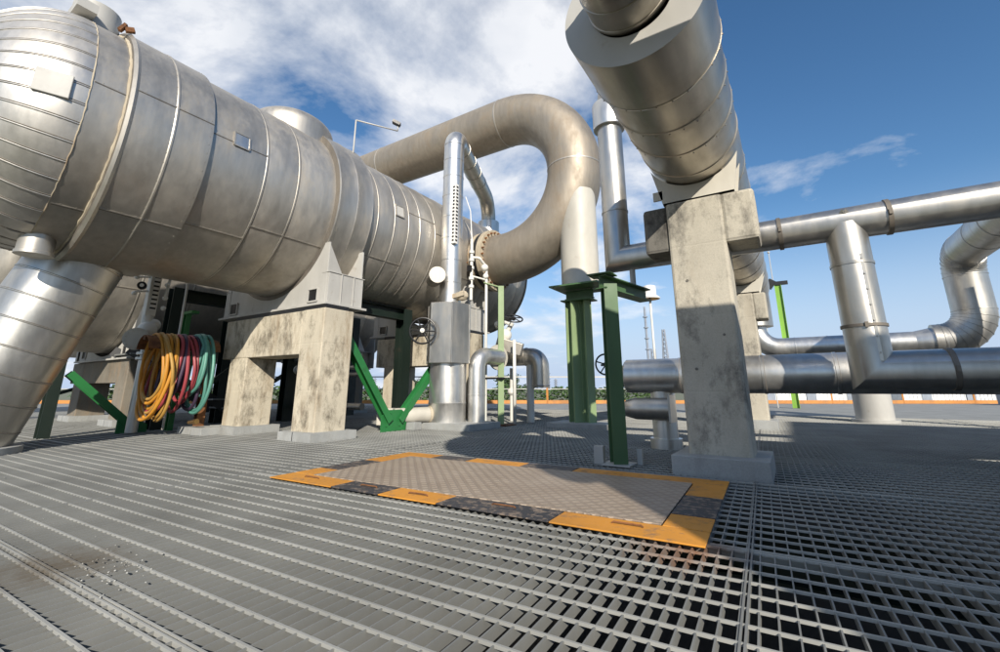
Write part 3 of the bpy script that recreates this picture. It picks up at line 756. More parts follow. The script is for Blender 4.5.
# ------------------------------------------------------------------ loop pipe
LY = 7.1; LR = .50
t = thing('loop_pipe', (-2.89, LY, 0), 'huge weathered beige pipe looping over and back into the vessel side through a rusty flange', 'pipe')
pth = fillet([(-9.15, LY + .9, 4.3), (-9.05, LY + .0, 6.12), (-2.89, LY, 6.12), (-2.89, LY, 3.10), (-4.62, LY, 3.10)], [.30, 1.5, 1.5], 28)
mb = MB(); mb.tube(pth, LR, 64, caps=False)
for (c_, ax_) in (((-4.39, LY, 6.12), (1, 0, 0)), ((-2.89, LY, 4.61), (0, 0, 1)), ((-7.9, LY, 6.12), (1, 0, 0))):
    mb.lathe([(-.016, LR - .003), (-.012, LR + .006), (.012, LR + .006), (.016, LR - .003)], c_, ax_, 64, mat=1)
obj('pipe', mb, [LOOPM, CLAD], t)
def bolted(mb, x, rad):
    mb.lathe([(-.05, LR * .6), (-.05, rad), (.05, rad), (.05, LR * .6)], (x, LY, 3.10), (1, 0, 0), 64)
mb = MB(); bolted(mb, -4.66, .62); bolted(mb, -4.86, .60); obj('flange_pair', mb, [DIRTY], t, bevel=.006)
mb = MB()
for k in range(28):
    a = 2 * PI * k / 28; p_ = (-4.76, LY + .555 * math.cos(a), 3.10 + .555 * math.sin(a))
    mb.lathe([(-.19, 0), (-.19, .020), (.19, .020), (.19, 0)], p_, (1, 0, 0), 8)
obj('stud_bolts', mb, RUST, t)
mb = MB(); mb.lathe([(0, .60), (.10, .60)], (-4.81, LY, 3.10), (1, 0, 0), 48, mat=0); obj('gasket', mb, [BLACK], t)
mb = MB(); mb.lathe([(0, .325), (1.75, .325)], (-2.82, LY - .10, 2.30), (0, 0, 1), 48); mb.box(-3.24, -2.38, LY - .50, LY + .30, 2.275, 2.30, 1); obj('dummy_leg', mb, [CREAM, GREEN_D], t)

# far green posts under the leg
t = thing('green_trestle', (-2.9, 7.4, 0), 'pale green pair of heavy steel posts under the cream leg of the loop pipe', 'trestle')
mb = MB(); mb.hbeam((-3.02, 7.05, .07), (-3.02, 7.05, 2.08), .17, .17, .016, (.85, -.5, 0)); obj('post', mb, GREEN_P, t)
mb = MB(); mb.hbeam((-2.80, 7.10, .07), (-2.80, 7.10, 2.08), .15, .15, .016, (.85, -.5, 0)); obj('post', mb, GREEN_P, t)
mb = MB(); mb.box(-3.18, -2.62, 6.92, 7.23, 2.08, 2.10); mb.hbeam((-3.1, 7.0, 2.18), (-2.6, 7.0, 2.18), .12, .15); obj('cap_plate', mb, GREEN_D, t)
mb = MB(); mb.box(-3.42, -2.35, 6.75, 7.45, -.01, .07); obj('plinth', mb, PLINTH, t, bevel=.006)
mb = MB(); handwheel(mb, (-2.42, 6.9, .98), (.6, -.8, 0), .16, .014, 5); mb.tube([(-2.42, 6.9, .98), (-2.55, 7.08, .98)], .02, 8); obj('handwheel', mb, GREEN_K, t)

# near green frame
t = thing('pipe_support', (-1.24, 3.74, 0), 'green steel post with a short arm standing behind the striped cover plates', 'pipe support')
mb = MB(); mb.hbeam((-1.245, 3.74, .01), (-1.245, 3.74, 1.50), .115, .135, .010, (.54, -.84, 0)); obj('post', mb, GREEN_D, t)
mb = MB(); mb.hbeam((-1.30, 3.66, 1.52), (-1.12, 4.50, 1.52), .13, .12, .010); mb.box(-1.40, -1.18, 3.62, 3.8, 1.585, 1.595); obj('arm', mb, GREEN_D, t)
mb = MB(); mb.box(-1.36, -1.13, 3.64, 3.86, 0.002, .014); mb.bar((-1.40, 3.72, 0), (-1.40, 3.72, .14), .05, .08); mb.bar((-1.10, 3.84, 0), (-1.10, 3.84, .12), .03, .04); obj('foot', mb, SADDLE, t)

# ------------------------------------------------------------------ overhead pipe
OX, OZ, OR = -.459, 2.67, .377
t = thing('overhead_pipe', (OX, 5, 0), 'fat overhead cladding pipe with a flat near end resting on the concrete T pillars', 'pipe')
mb = MB()
prof = [(2.05, .22), (2.05, OR + .016), (2.50, OR + .016), (2.50, OR + .020), (2.515, OR + .016), (2.52, OR)]; mats = [1, 0, 0, 0, 0]
for s in (2.86, 3.22, 3.60, 4.3, 5.0, 5.7, 6.4, 7.1, 7.8, 8.6, 9.4):
    prof += [(s - .012, OR), (s - .006, OR + .006), (s + .008, OR + .007), (s + .013, OR)]; mats += [0, 0, 0, 2]
prof.append((10.4, OR)); mats.append(0)
mb.lathe(prof, (OX, 0, OZ), (0, 1, 0), 96, mats=mats)
rg = random.Random(9)
for yy in (2.49, 2.86, 3.22, 4.3):
    for k in range(26):
        a = 2 * PI * k / 26 + .1; r_ = OR + (.02 if yy < 2.6 else .007)
        mb.ball((OX + r_ * math.cos(a), yy + .02, OZ + r_ * math.sin(a)), .006, 6, mat=0)
obj('cladding', mb, [STEEL_OV, SADDLE, CLAD_D], t)
mb = MB(); mb.tube(fillet([(OX - .015, 2.06, OZ + .02), (OX - .015, 1.25, OZ + .02), (2.6, 1.25, OZ + .02), (2.6, -1.5, OZ + .6)], [.35, .35], 10), .216, 48)
for yy in (1.70, 1.88, 2.02): mb.lathe([(0, .216), (.001, .222), (.018, .222), (.02, .216)], (OX - .015, yy, OZ + .02), (0, 1, 0), 48)
obj('inner_pipe', mb, [STEEL_OV], t)
mb = MB()
mb.tube(fillet([(OX, 10.3, OZ), (OX, 11.0, OZ), (OX, 11.0, 1.9)], .55, 12), .34, 48); obj('far_elbow', mb, [STEEL], t)

# T pillars
def t_pillar(x0, x1, y0, y1, zc0, zc1, xc0, xc1, label, s=1.0):
    t = thing('concrete_pillar', ((x0 + x1) / 2, (y0 + y1) / 2, 0), label, 'concrete pillar', 'T-headed pillars')
    mb = MB(); mb.box(x0, x1, y0, y1, .05, zc1)
    obj('shaft', mb, CONC_G, t, bevel=.022)
    mb = MB()
    for q in (.75, 1.45): mb.lathe([(0, .011), (.003, .011), (.003, 0)], ((x0 + x1) / 2 - .1, y0 - .002, q), (0, -1, 0), 10)
    for q in (1.0,): mb.lathe([(0, .010), (.003, .010), (.003, 0)], ((x0 + x1) / 2 + .12, y0 - .002, q), (0, -1, 0), 10)
    obj('tie_holes', mb, CONC_M, t)
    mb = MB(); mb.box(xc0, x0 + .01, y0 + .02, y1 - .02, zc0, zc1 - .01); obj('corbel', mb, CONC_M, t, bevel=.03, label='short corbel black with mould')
    mb = MB(); mb.box(x1 - .012, xc1, y0 + .004, y1 - .004, zc0, zc1 - .002); obj('corbel', mb, CONC_G, t, bevel=.03)
    mb = MB(); mb.box(x0 - .1, x1 + .1, y0 - .14, y1 + .14, -.02, .13); obj('plinth', mb, PLINTH, t, bevel=.006)
    # steel cradle under the pipe
    mb = MB(); xm = OX; n = 20; r_ = OR + .012; ym = (y0 + y1) / 2
    for yy in (ym - .14, ym + .10):
        top = [(xm + r_ * math.cos(a), xm, OZ + r_ * math.sin(a)) for a in [R(-152) + R(124) * k / n for k in range(n + 1)]]
        vs = [(q[0], yy, q[2]) for q in top] + [(max(x0 - .02, min(x1 + .1, q[0])), yy, zc1) for q in top]
        vs2 = [(a_, b_ + .02, c_) for (a_, b_, c_) in vs]; Ln = len(vs); m_ = n + 1; fs = []
        for i in range(n):
            fs += [(i, m_ + i, m_ + i + 1, i + 1), (Ln + i + 1, Ln + m_ + i + 1, Ln + m_ + i, Ln + i), (i, i + 1, Ln + i + 1, Ln + i)]
        fs += [(0, Ln, Ln + m_, m_), (n, m_ + n, Ln + m_ + n, Ln + n)]
        mb.add(vs + vs2, fs)
    mb.box(x0 - .02, x1 + .1, ym - .14, ym + .12, zc1, zc1 + .02)
    mb.box(xm - .24, xm - .22, ym - .12, ym + .10, zc1 + .02, OZ - OR * .80); mb.box(xm + .22, xm + .24, ym - .12, ym + .10, zc1 + .02, OZ - OR * .80)
    mb.box(x0 - .10, x0 - .02, ym - .14, ym - .12, zc1 + .06, zc1 + .14)
    obj('cradle', mb, CREAM, t)
    return t
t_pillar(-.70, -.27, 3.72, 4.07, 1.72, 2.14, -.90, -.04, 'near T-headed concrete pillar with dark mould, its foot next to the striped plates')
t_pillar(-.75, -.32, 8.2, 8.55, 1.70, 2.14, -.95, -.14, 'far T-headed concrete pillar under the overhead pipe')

# ------------------------------------------------------------------ crossing pipes at right
TY, TZ, TR = 4.38, 1.915, .132
def clamp(parent, c, axis, rad, w=.03):
    mb = MB(); c = V(c); ax = V(axis).normalized()
    mb.lathe([(-w / 2, rad), (-w / 2, rad + .010), (w / 2, rad + .010), (w / 2, rad)], c, ax, 40)
    u = V((0, -1, 0)) if abs(ax.y) < .5 else V((0, 0, 1))
    mb.bar(c + u * (rad + .012) - ax * .0 + V((0, 0, -.02)), c + u * (rad + .012) + V((0, 0, .02)), .02, .016, u)
    return obj('clamp_band', mb, [CLAD_D], parent)
t = thing('crossing_pipe', (0, TY, 0), 'polished horizontal pipe passing behind the near pillar and ending in a tall mitred riser', 'pipe')
mb = MB()
mb.tube([(-1.34, TY, 3.50), (-1.34, TY, TZ), (9.5, TY, TZ)], TR, 40)
mb.lathe([(0, TR), (.001, TR + .005), (.02, TR + .006), (.021, TR)], (-1.34, TY, 2.42), (0, 0, 1), 40)
obj('pipe', mb, [STEEL], t)
for x in (.10, .82, 1.62, 3.4, 5.2): clamp(t, (x, TY, TZ), (1, 0, 0), TR)
mb = MB(); mb.lathe([(0, TR - .01), (0, .172), (.02, .176), (.30, .176), (.31, .17), (.32, .12)], (-1.34, TY, 3.44), (0, 0, 1), 40); obj('riser_cap', mb, [STEEL_BR], t)
mb = MB(); mb.tube(fillet([(-1.34, TY, 3.70), (-1.30, TY, 4.05), (-.50, TY, 4.0), (-.46, TY, 2.95)], [.16, .3], 8), .125, 28); obj('branch', mb, [STEEL_OV], t)
mb = MB(); mb.tube([(-1.20, TY, TZ - .13), (-1.20, TY, 1.59)], .028, 12); obj('hanger_rod', mb, SADDLE, t)

t = thing('drop_pipe', (.54, TY, 0), 'polished vertical drop pipe mitred into a low horizontal run at the right', 'pipe')
DX = .545; BZ = .735
mb = MB(); mb.tube([(DX, TY, TZ - .02), (DX, TY, BZ), (9.5, TY, BZ)], TR + .006, 40)
# long seam strip with rivets, saddle collar at the tee
mb.bar((DX + .05, TY - .128, 1.62), (DX + .05, TY - .128, .80), .022, .008, (0, -1, 0))
for k in range(7): mb.ball((DX + .05, TY - .136, .86 + k * .12), .007, 6)
for a_, b_ in (((DX - .15, TY - .03, TZ - .10), (DX + .0, TY - .128, TZ + .075)), ((DX + .0, TY - .128, TZ + .075), (DX + .15, TY - .03, TZ - .10))): mb.bar(a_, b_, .03, .012, (0, -1, 0))
mb.lathe([(0, TR + .007), (.001, TR + .012), (.022, TR + .013), (.023, TR + .007)], (DX, TY, 1.55), (0, 0, 1), 40)
obj('pipe', mb, [STEEL], t)
clamp(t, (DX, TY, 1.07), (0, 0, 1), TR + .006, .022)
for x in (.98, 1.75, 2.9, 4.4): clamp(t, (x, TY, BZ), (1, 0, 0), TR + .006)

t = thing('low_pipe', (1, 5.0, 0), 'thick low horizontal pipe running behind the near concrete pillar', 'pipe')
LYy, LZ, LRr = 5.0, .738, .180
prof = [(-1.52, 0), (-1.52, LRr - .02), (-1.50, LRr)]; mats = [0, 0]
for s in (-.95, -.2, .36, 1.6, 2.9, 4.2, 5.5, 6.8):
    prof += [(s - .008, LRr), (s - .004, LRr + .005), (s + .02, LRr + .005), (s + .024, LRr)]; mats += [0, 0, 0, 1]
prof.append((10, LRr)); mats.append(0)
mb = MB(); mb.lathe(prof, (0, LYy, LZ), (1, 0, 0), 56, mats=mats); obj('pipe', mb, [STEEL_BR, CLAD_D], t)
for x in (3.0, 6.5):
    mb = MB(); mb.box(x - .1, x + .1, LYy - .1, LYy + .1, -.01, .52); obj('pedestal', mb, [CONC_G], t, bevel=.01)
mb = MB(); mb.tube([(-1.50, LYy, LZ), (-1.62, LYy, LZ)], [.12, .12], 24); mb.ring((-1.64, LYy, LZ), (1, 0, 0), .12, .02, 24, 8); obj('end_flange', mb, [GREEN_K], t)

t = thing('drain_pot', (-1.20, 5.3, 0), 'squat vertical drain barrel with a bullet-shaped side branch under the low pipe', 'pipe')
mb = MB(); mb.lathe([(0, .16), (.10, .16), (.10, .125), (.60, .125)], (-1.16, LYy + .05, 0.0), (0, 0, 1), 36); obj('barrel', mb, [STEEL_BR], t)
mb = MB(); mb.lathe([(0, 0), (.001, .03), (.06, .085), (.16, .11), (.52, .112)], (-1.55, LYy - .16, .40), (1, 0.0, 0), 36); mb.box(-1.04, -1.02, LYy - .29, LYy - .02, .275, .54); obj('side_branch', mb, [STEEL], t)
mb = MB(); mb.bar((-1.60, LYy - .16, .34), (-1.60, LYy - .16, .47), .03, .03); mb.tube([(-1.60, LYy - .16, .40), (-1.53, LYy - .16, .40)], .018, 10); obj('cock', mb, BLACK, t)

# gored U pipe behind
t = thing('u_bend_pipe', (1.2, 11, 0), 'gleaming far pipe that sweeps up through segmented elbows at both ends', 'pipe')
UY = 11.0; UZ = 1.43; UR = .205
mb = MB(); mb.tube(fillet([(OX, UY, 2.3), (OX, UY, UZ), (2.1, UY, UZ)], .42, 10), UR, 36); mb.lathe([(0, UR), (.4, .29)], (2.05, UY, UZ), (1, 0, 0), 40)
for x in (.2, .75, 1.4): mb.lathe([(0, UR), (.001, UR + .006), (.02, UR + .006), (.021, UR)], (x, UY, UZ), (1, 0, 0), 36)
obj('pipe', mb, [STEEL_BR], t)
pts = fillet([(2.30, UY, UZ + .02), (2.92, UY, UZ + .02), (2.92, UY, 3.0), (2.92, 6.0, 3.0)], [.50, .42], 8)
mb = MB(); mb.tube(pts, .29, 40)
for i in range(1, len(pts) - 1):
    ax = (pts[i + 1] - pts[i - 1]).normalized(); mb.lathe([(-.008, .289), (-.006, .297), (.008, .297), (.010, .289)], pts[i], ax, 40, mat=0)
for yy in (9.6, 8.9, 8.0): mb.lathe([(0, .29), (.001, .298), (.02, .298), (.021, .29)], (2.92, yy, 3.0), (0, 1, 0), 40)
obj('elbow', mb, [STEEL], t)
mb = MB(); mb.lathe([(0, .36), (.06, .36), (.06, .29), (1.25, .29)], (1.27, UY, -.01), (0, 0, 1), 36); obj('pedestal', mb, [SADDLE], t)
mb = MB(); mb.box(3.25, 3.45, 9.9, 10.1, -.01, 2.75); obj('prop', mb, [CONC_G], t)

# ------------------------------------------------------------------ right-hand valve cluster by the loop
t = thing('angled_valve', (-4.1, 7.7, 0), 'valve with a tilted black handwheel between the green post and the vessel end', 'valve')
c = V((-4.36, 7.0, 1.58))
mb = MB(); mb.ball(c, .12, 16); mb.tube([c, c + V((.15, 0, .22))], .045, 14); mb.tube([c + V((-.2, 0, .2)), c + V((-.05, 0, .24))], .07, 16); mb.tube([c + V((-.1, 0, .28)), c + V((.1, 0, .20))], .03, 10); obj('body', mb, WHITE, t)
mb = MB(); handwheel(mb, c + V((.18, 0, .30)), V((.35, -.35, .8)), .17, .014, 5); obj('handwheel', mb, BLACK, t)
mb = MB(); mb.bar(c + V((-.12, -.1, -.14)), c + V((.30, .10, -.28)), .24, .22, (.3, 0, 1)); obj('valve_casing', mb, [CLAD], t, bevel=.01)
mb = MB(); pts = fillet([(-4.8, 7.5, 1.20), (-3.90, 7.5, 1.20), (-3.90, 7.5, .62)], .20, 8); mb.tube(pts, .165, 32); mb.ring((-3.90, 7.5, .66), (0, 0, 1), .155, .02, 24, 8)
for x in (-4.5, -4.2): mb.lathe([(0, .168), (.001, .177), (.02, .177), (.021, .17)], (x, 7.5, 1.2), (1, 0, 0), 32)
obj('pipe', mb, [STEEL], t)
mb = MB(); mb.lathe([(0, 0), (0, .22), (.04, .22), (.04, 0)], (-4.27, 6.58, 1.14), V((.8, -.2, 0)), 36); obj('blind_end', mb, [CREAM], t)
mb = MB(); mb.tube([(-4.12, 7.5, .0), (-4.12, 7.5, 1.1)], .07, 16); mb.ball((-4.6, 7.6, .55), .08, 10); mb.tube([(-4.6, 7.6, 0), (-4.6, 7.6, 1.0)], .03, 10); obj('prop', mb, [WHITE], t)

# floodlight on a swan arm above the vessel
t = thing('floodlight_arm', (-5.30, 4.02, 4.05), 'thin bent pole on top of the vessel holding a small black floodlight', 'lamp')
mb = MB(); A = V((-5.32, 4.02, 4.0)); B = V((-5.32, 4.02, 4.80)); Cc = V((-4.98, 4.60, 4.80)); mb.tube([A, B], .012, 8); mb.tube([B, Cc], .012, 8); mb.tube([Cc, Cc + V((0, 0, .10))], .010, 8); obj('pole', mb, SADDLE, t)
mb = MB(); mb.bar(Cc + V((-.06, -.06, .17)), Cc + V((.03, .02, .11)), .09, .05); obj('lamp_head', mb, BLACK, t)

# ------------------------------------------------------------------ striped cover plates
t = thing('cover_plates', (-1.7, 2.7, 0), 'tan diamond steel cover plates edged in orange and black strips on the grating', 'cover plate')
X0, X1, Y0, Y1, BW = -3.14, -.39, 2.00, 3.42, .20
def sheet(name, x0, x1, y0, y1, z, mat, rz=0, label=None):
    mb = MB(); mb.box(x0 + .003, x1 - .003, y0 + .003, y1 - .003, z - .007, z); turn_deck(mb); o = obj(name, mb, mat, t, bevel=.0015, label=label); return o
sheet('plate', X0 + BW, -1.62, Y0 + BW, Y1 - BW, .015, PLATE); sheet('plate', -1.62, X1 - BW, Y0 + BW, Y1 - BW, .018, PLATE)
cuts = [(X0, -2.52, 0), (-2.52, -2.12, 1), (-2.12, -1.70, 0), (-1.70, -1.05, 1), (-1.05, X1, 0)]
for a, b, k in cuts: sheet('edge_strip', a, b, Y0, Y0 + BW, .013 + .001 * k, BLKPLATE if k else ORANGE, label='worn black edge strip' if k else 'orange edge strip')
cuts = [(X0, -2.72, 0), (-2.72, -2.36, 1), (-2.36, -1.85, 0), (-1.85, -1.42, 1), (-1.42, X1, 0)]
for a, b, k in cuts: sheet('edge_strip', a, b, Y1 - BW, Y1, .013 + .001 * k, BLKPLATE if k else ORANGE, label='worn black edge strip' if k else 'orange edge strip')
for (x0, x1) in ((X0, X0 + BW), (X1 - BW, X1)):
    for a, b, k in ((Y0 + BW, Y0 + .42, 0), (Y0 + .42, Y0 + .86, 1), (Y0 + .86, Y1 - BW, 0)):
        sheet('edge_strip', x0, x1, a, b, .014 + .001 * k, BLKPLATE if k else ORANGE, label='worn black edge strip' if k else 'orange edge strip')
for (x, y) in ((-2.3, 2.11), (-1.35, 2.12), (-.72, 2.12), (-1.9, 2.1), (-2.85, 2.12)):
    mb = MB(); mb.tube([(x - .07, y, .016), (x - .06, y, .022), (x + .06, y, .022), (x + .07, y, .016)], .004, 6); turn_deck(mb); obj('lifting_handle', mb, RUST, t)

# ------------------------------------------------------------------ edge railing, hedge, background
t = thing('edge_railing', tuple(ahead(19.2, 4)), 'orange-footed steel railing along the far edge of the deck', 'railing')
mb = MB(); mb.bar(ahead(19.2, -25, .07), ahead(19.2, 30, .07), .03, .14); obj('toe_board', mb, ORANGE_R, t)
mb = MB(); mb.bar(ahead(19.2, -25, 1.10), ahead(19.2, 30, 1.10), .06, .05); obj('top_rail', mb, SADDLE, t)
mb = MB(); mb.bar(ahead(19.2, -25, .60), ahead(19.2, 30, .60), .035, .03); obj('mid_rail', mb, SADDLE, t)
for k in range(19):
    s = -25 + k * 3.0; mb = MB(); mb.bar(ahead(19.2, s, 0), ahead(19.2, s, 1.08), .07, .06); obj('rail_post', mb, ORANGE_R, t)

mb = MB(); rg = random.Random(11)
for i in range(9000):
    s = rg.uniform(-24, 9); dd_ = rg.uniform(0, 2.2)
    top = .72 + .12 * math.sin(s * 1.7) + .1 * math.sin(s * 4.1 + 1)
    z = -1.3 + (1.3 + top) * math.sqrt(rg.random())
    p_ = ahead(25 + dd_, s, z); a = rg.uniform(0, 2 * PI); r_ = rg.uniform(.06, .15)
    u_ = V((math.cos(a), math.sin(a), rg.uniform(-.6, .6))).normalized(); w_ = u_.orthogonal().normalized()
    mb.add([p_ - u_ * r_, p_ + w_ * r_ * .6, p_ + u_ * r_, p_ - w_ * r_ * .6], [(0, 1, 2, 3)], rg.choice((0, 0, 1)))
tag(obj('hedge', mb, [LEAF, LEAF2], loc=ahead(26, -8, -1.3), weld=False), 'long green hedge just beyond the deck railing', 'hedge')

def tree(dist, side, h, r, label):
    b0 = ahead(dist, side, -1.3); t = thing('tree', b0, label, 'tree', 'distant trees')
    mb = MB(); mb.tube([b0, b0 + V((0, 0, h * .5)), b0 + V((.1, 0, h * .8))], [.12 * h / 3, .07 * h / 3, .03], 8)
    for k in range(5):
        a = k * 1.3; mb.tube([b0 + V((0, 0, h * .4)), b0 + V((math.cos(a) * r * .6, math.sin(a) * r * .6, h * .75))], [.05, .02], 6)
    obj('trunk', mb, LAND, t)
    mb = MB()
    for c in range(14):
        cc = b0 + V((rg.gauss(0, r * .45), rg.gauss(0, r * .45), h * .7 + rg.gauss(0, h * .12)))
        for i in range(110):
            p_ = cc + V((rg.gauss(0, r * .22), rg.gauss(0, r * .22), rg.gauss(0, r * .2))); a = rg.uniform(0, 2 * PI); q = rg.uniform(.08, .2)
            u_ = V((math.cos(a), math.sin(a), rg.uniform(-.8, .8))).normalized(); w_ = u_.orthogonal().normalized()
            mb.add([p_ - u_ * q, p_ + w_ * q * .6, p_ + u_ * q, p_ - w_ * q * .6], [(0, 1, 2, 3)], rg.choice((0, 1, 1)))
    obj('crown', mb, [LEAF, LEAF2], t, weld=False)
tree(62, .8, 4.2, 1.6, 'small dark tree far beyond the hedge, right of the green post')
tree(75, -13, 3.6, 2.0, 'small dark tree far off between the concrete portals')
tree(80, -10, 3.4, 2.2, 'low tree far off near the vertical riser pipe')

# low white sheds at right
def shed(dist, side, w, h, label):
    b0 = ahead(dist, side, -1.3); t = thing('white_shed', b0, label, 'shed', 'white sheds')
    c = [b0 + RT * (-w / 2), b0 + RT * (w / 2), b0 + RT * (w / 2) + FH * 8, b0 - RT * (w / 2) + FH * 8]
    mb = MB(); mb.prism([tuple(q) for q in c], (0, 0, h)); 
    n = int(w / .5)
    for k in range(n): 
        q = b0 + RT * (-w / 2 + (k + .5) * w / n) - FH * .04; mb.bar(q, q + V((0, 0, h)), .12, .08, tuple(FH))
    obj('wall', mb, WALLW, t)
    mb = MB(); mb.prism([tuple(q + V((0, 0, h))) for q in c], (0, 0, .25)); obj('roof', mb, FAR_ST, t)
    for k in range(3):
        q = b0 + RT * (-w / 3 + k * w / 3) - FH * .12 + V((0, 0, .0)); mb = MB(); mb.bar(q, q + V((0, 0, 1.7)), 1.2, .06, tuple(FH)); obj('door', mb, FAR_ST, t)
shed(60, 41, 16, 2.0, 'long low white shed beyond the railing, left of the drop pipe')
shed(58, 60, 17, 2.0, 'long low white shed beyond the railing at the far right')

# lamp on pole with white drum shade
lp = V((-3.12, 12.8, 0)); d0 = 1.0
def pix(x, y, D):  # helper only used to note world coordinates below
    pass
t = thing('site_lamp', (-3.35, 14.0, 0), 'white drum-shaped lamp on a thin pole seen between the green frame and pillar', 'lamp')
lx, ly, lz = -3.35, 14.0, 3.45
mb = MB(); mb.tube([(lx, ly, 0), (lx, ly, lz - .05)], .035, 10); obj('pole', mb, WHITE, t)
mb = MB(); mb.lathe([(-.05, 0), (-.05, .10), (-.10, .30), (-.06, .31), (.02, .20), (.05, .20), (.30, .20), (.33, .14), (.33, 0)], (lx, ly, lz), (0, 0, 1), 28, mats=[1, 1, 0, 0, 0, 0, 0, 0]); obj('lamp_shade', mb, [PLAST, BRASS], t)

# green mast with cross-arm and whip antennas
def lattice(mb, b0, h, w0, w1, n, r):
    for i in range(n):
        z0 = h * i / n; z1 = h * (i + 1) / n; a0 = w0 + (w1 - w0) * i / n; a1 = w0 + (w1 - w0) * (i + 1) / n
        cs = [(-1, -1), (1, -1), (1, 1), (-1, 1)]
        for k in range(4):
            p0 = b0 + V((cs[k][0] * a0, cs[k][1] * a0, z0)); p1 = b0 + V((cs[k][0] * a1, cs[k][1] * a1, z1)); q1 = b0 + V((cs[(k + 1) % 4][0] * a1, cs[(k + 1) % 4][1] * a1, z1)); q0 = b0 + V((cs[(k + 1) % 4][0] * a0, cs[(k + 1) % 4][1] * a0, z0))
            mb.bar(p0, p1, r, r); mb.bar(p0, q1, r * .6, r * .6); mb.bar(q0, p0, r * .6, r * .6)
t = thing('green_mast', (-.55, 17.5, 0), 'lime green mast with a black cross-arm and two whip antennas behind the far pillar', 'mast')
mx, my = .10, 17.5
mb = MB(); mb.hbeam((mx, my, 0), (mx, my, 4.05), .16, .2); obj('mast', mb, paint('lime_paint', (.22, .42, .06), .5), t)
mb = MB(); mb.bar((mx - .75, my, 4.12), (mx + .30, my, 4.12), .12, .12); mb.bar((mx - .3, my, 4.0), (mx - .12, my, 4.24), .2, .22); obj('crossarm', mb, BLACK, t)
mb = MB(); mb.tube([(mx - .5, my, 0), (mx - .5, my, 5.2)], .018, 6); mb.tube([(mx - .12, my, 4.1), (mx - .12, my, 5.25)], .015, 6); mb.ball((mx - .5, my, 5.2), .045, 8); mb.ball((mx - .12, my, 5.25), .045, 8); obj('antenna', mb, SADDLE, t)

def tower(dist, side, h, w0, w1, label, n=14, stack=False, name='lattice_tower'):
    b0 = ahead(dist, side, -1.3); mb = MB()
    if stack:
        mb.tube([b0, b0 + V((0, 0, h))], [w0, w1], 12)
        for k in range(1, 8): mb.tube([b0 + V((0, 0, h * k / 8)), b0 + V((0, 0, h * k / 8 + .3))], w0 * 1.8, 10)
    else: lattice(mb, b0, h, w0, w1, n, w0 * .22)
    o = obj(name, mb, FAR_ST, loc=b0, weld=False); tag(o, label, 'chimney' if stack else 'tower', 'towers on the skyline'); return o
tower(150, 150 * .333, 29.5, .45, .35, 'slim ringed flare stack on the skyline, left of the white lamp', stack=True, name='flare_stack')
tower(160, 160 * .372, 23, 1.3, .35, 'pointed lattice tower on the skyline, right of the white lamp')
tower(120, 120 * .345, 12.5, .7, .5, 'short lattice tower on the skyline just behind the lamp pole', 6)
for k, (s, h) in enumerate([(-.27, 7), (-.245, 9), (-.235, 6), (-.225, 8), (.09, 7.5), (.105, 10), (.12, 6.5), (.15, 7), (.02, 6)]):
    tower(210, 210 * s * 1.03, h, .5, .4, ['distant thin chimney left of the V brace', 'tallest distant chimney seen through the portal', 'short distant chimney seen through the portal', 'distant chimney beside the V brace arm', 'distant thin chimney over the hedge', 'tallest distant chimney over the hedge', 'short distant chimney over the hedge', 'distant chimney close to the pale green posts', 'distant chimney just right of the slim green post'][k], stack=True, name='distant_chimney')

# grey equipment box at far right
t = thing('equipment_box', (5.6, 22, 0), 'dark grey cabinet on the deck at the far right edge', 'cabinet')
b0 = ahead(17.2, 19.3, 0)
mb = MB(); mb.bar(b0, b0 + RT * 1.4, 1.0, 1.3); obj('cabinet', mb, [FAR_ST], t, bevel=.02)

# ------------------------------------------------------------------ unseen shadow casters added behind the camera to shade the deck
t = thing('shadow_caster_vessel', (5, -1.5, 0), 'unseen vessel shape added behind the viewpoint to shade the right of the deck', 'pressure vessel')
mb = MB(); mb.lathe([(1.70, 0), (1.72, .25), (1.85, .42), (2.1, .50), (9.0, .50), (9.2, .35), (9.25, 0)], (0, -1.5, 4.02), (1, 0, 0), 56); obj('shell', mb, CLAD, t)
for x in (3.2, 7.8):
    mb = MB(); mb.box(x - .2, x + .2, -1.8, -1.2, -.0, 3.50); obj('column', mb, CONC_G, t)
t = thing('shadow_caster_tank', (4.43, -.42, 0), 'unseen upright tank shape added right of the viewpoint to shade the deck', 'tank')  # added tank form whose edge throws the slanting shadow line on the deck
mb = MB(); mb.lathe([(0, 1.6), (3.2, 1.6), (3.5, 1.3), (3.6, 0)], (4.43, -.42, 0), (0, 0, 1), 64); obj('shell', mb, CLAD, t)
t = thing('shadow_caster_platform', (17, -3.3, 0), 'unseen high slab on steel posts added behind the viewpoint to shade the deck', 'platform')  # added slab that shades the deck further back on the right
mb = MB(); mb.box(10, 26, -5.3, -1.3, 7.9, 8.1); obj('floor', mb, GALV, t)
for x in (10.5, 15.5, 20.5, 25.5):
    for y in (-5.1, -1.5):
        mb = MB(); mb.hbeam((x, y, -1.3), (x, y, 7.9), .25, .25); obj('leg', mb, GREEN_D, t)

# ------------------------------------------------------------------ camera
cam = bpy.data.cameras.new('camera'); co = bpy.data.objects.new('camera', cam); col.objects.link(co)
co.location = (0, 0, CAM_H); co.rotation_euler = (R(90) + PITCH, 0, AZ)
cam.sensor_fit = 'HORIZONTAL'; cam.sensor_width = 36; cam.lens = FOCAL_PX / 1000 * 36
cam.shift_y = -(326 - 281) / 1000.0
cam.clip_start = .05; cam.clip_end = 9000
scene.camera = co

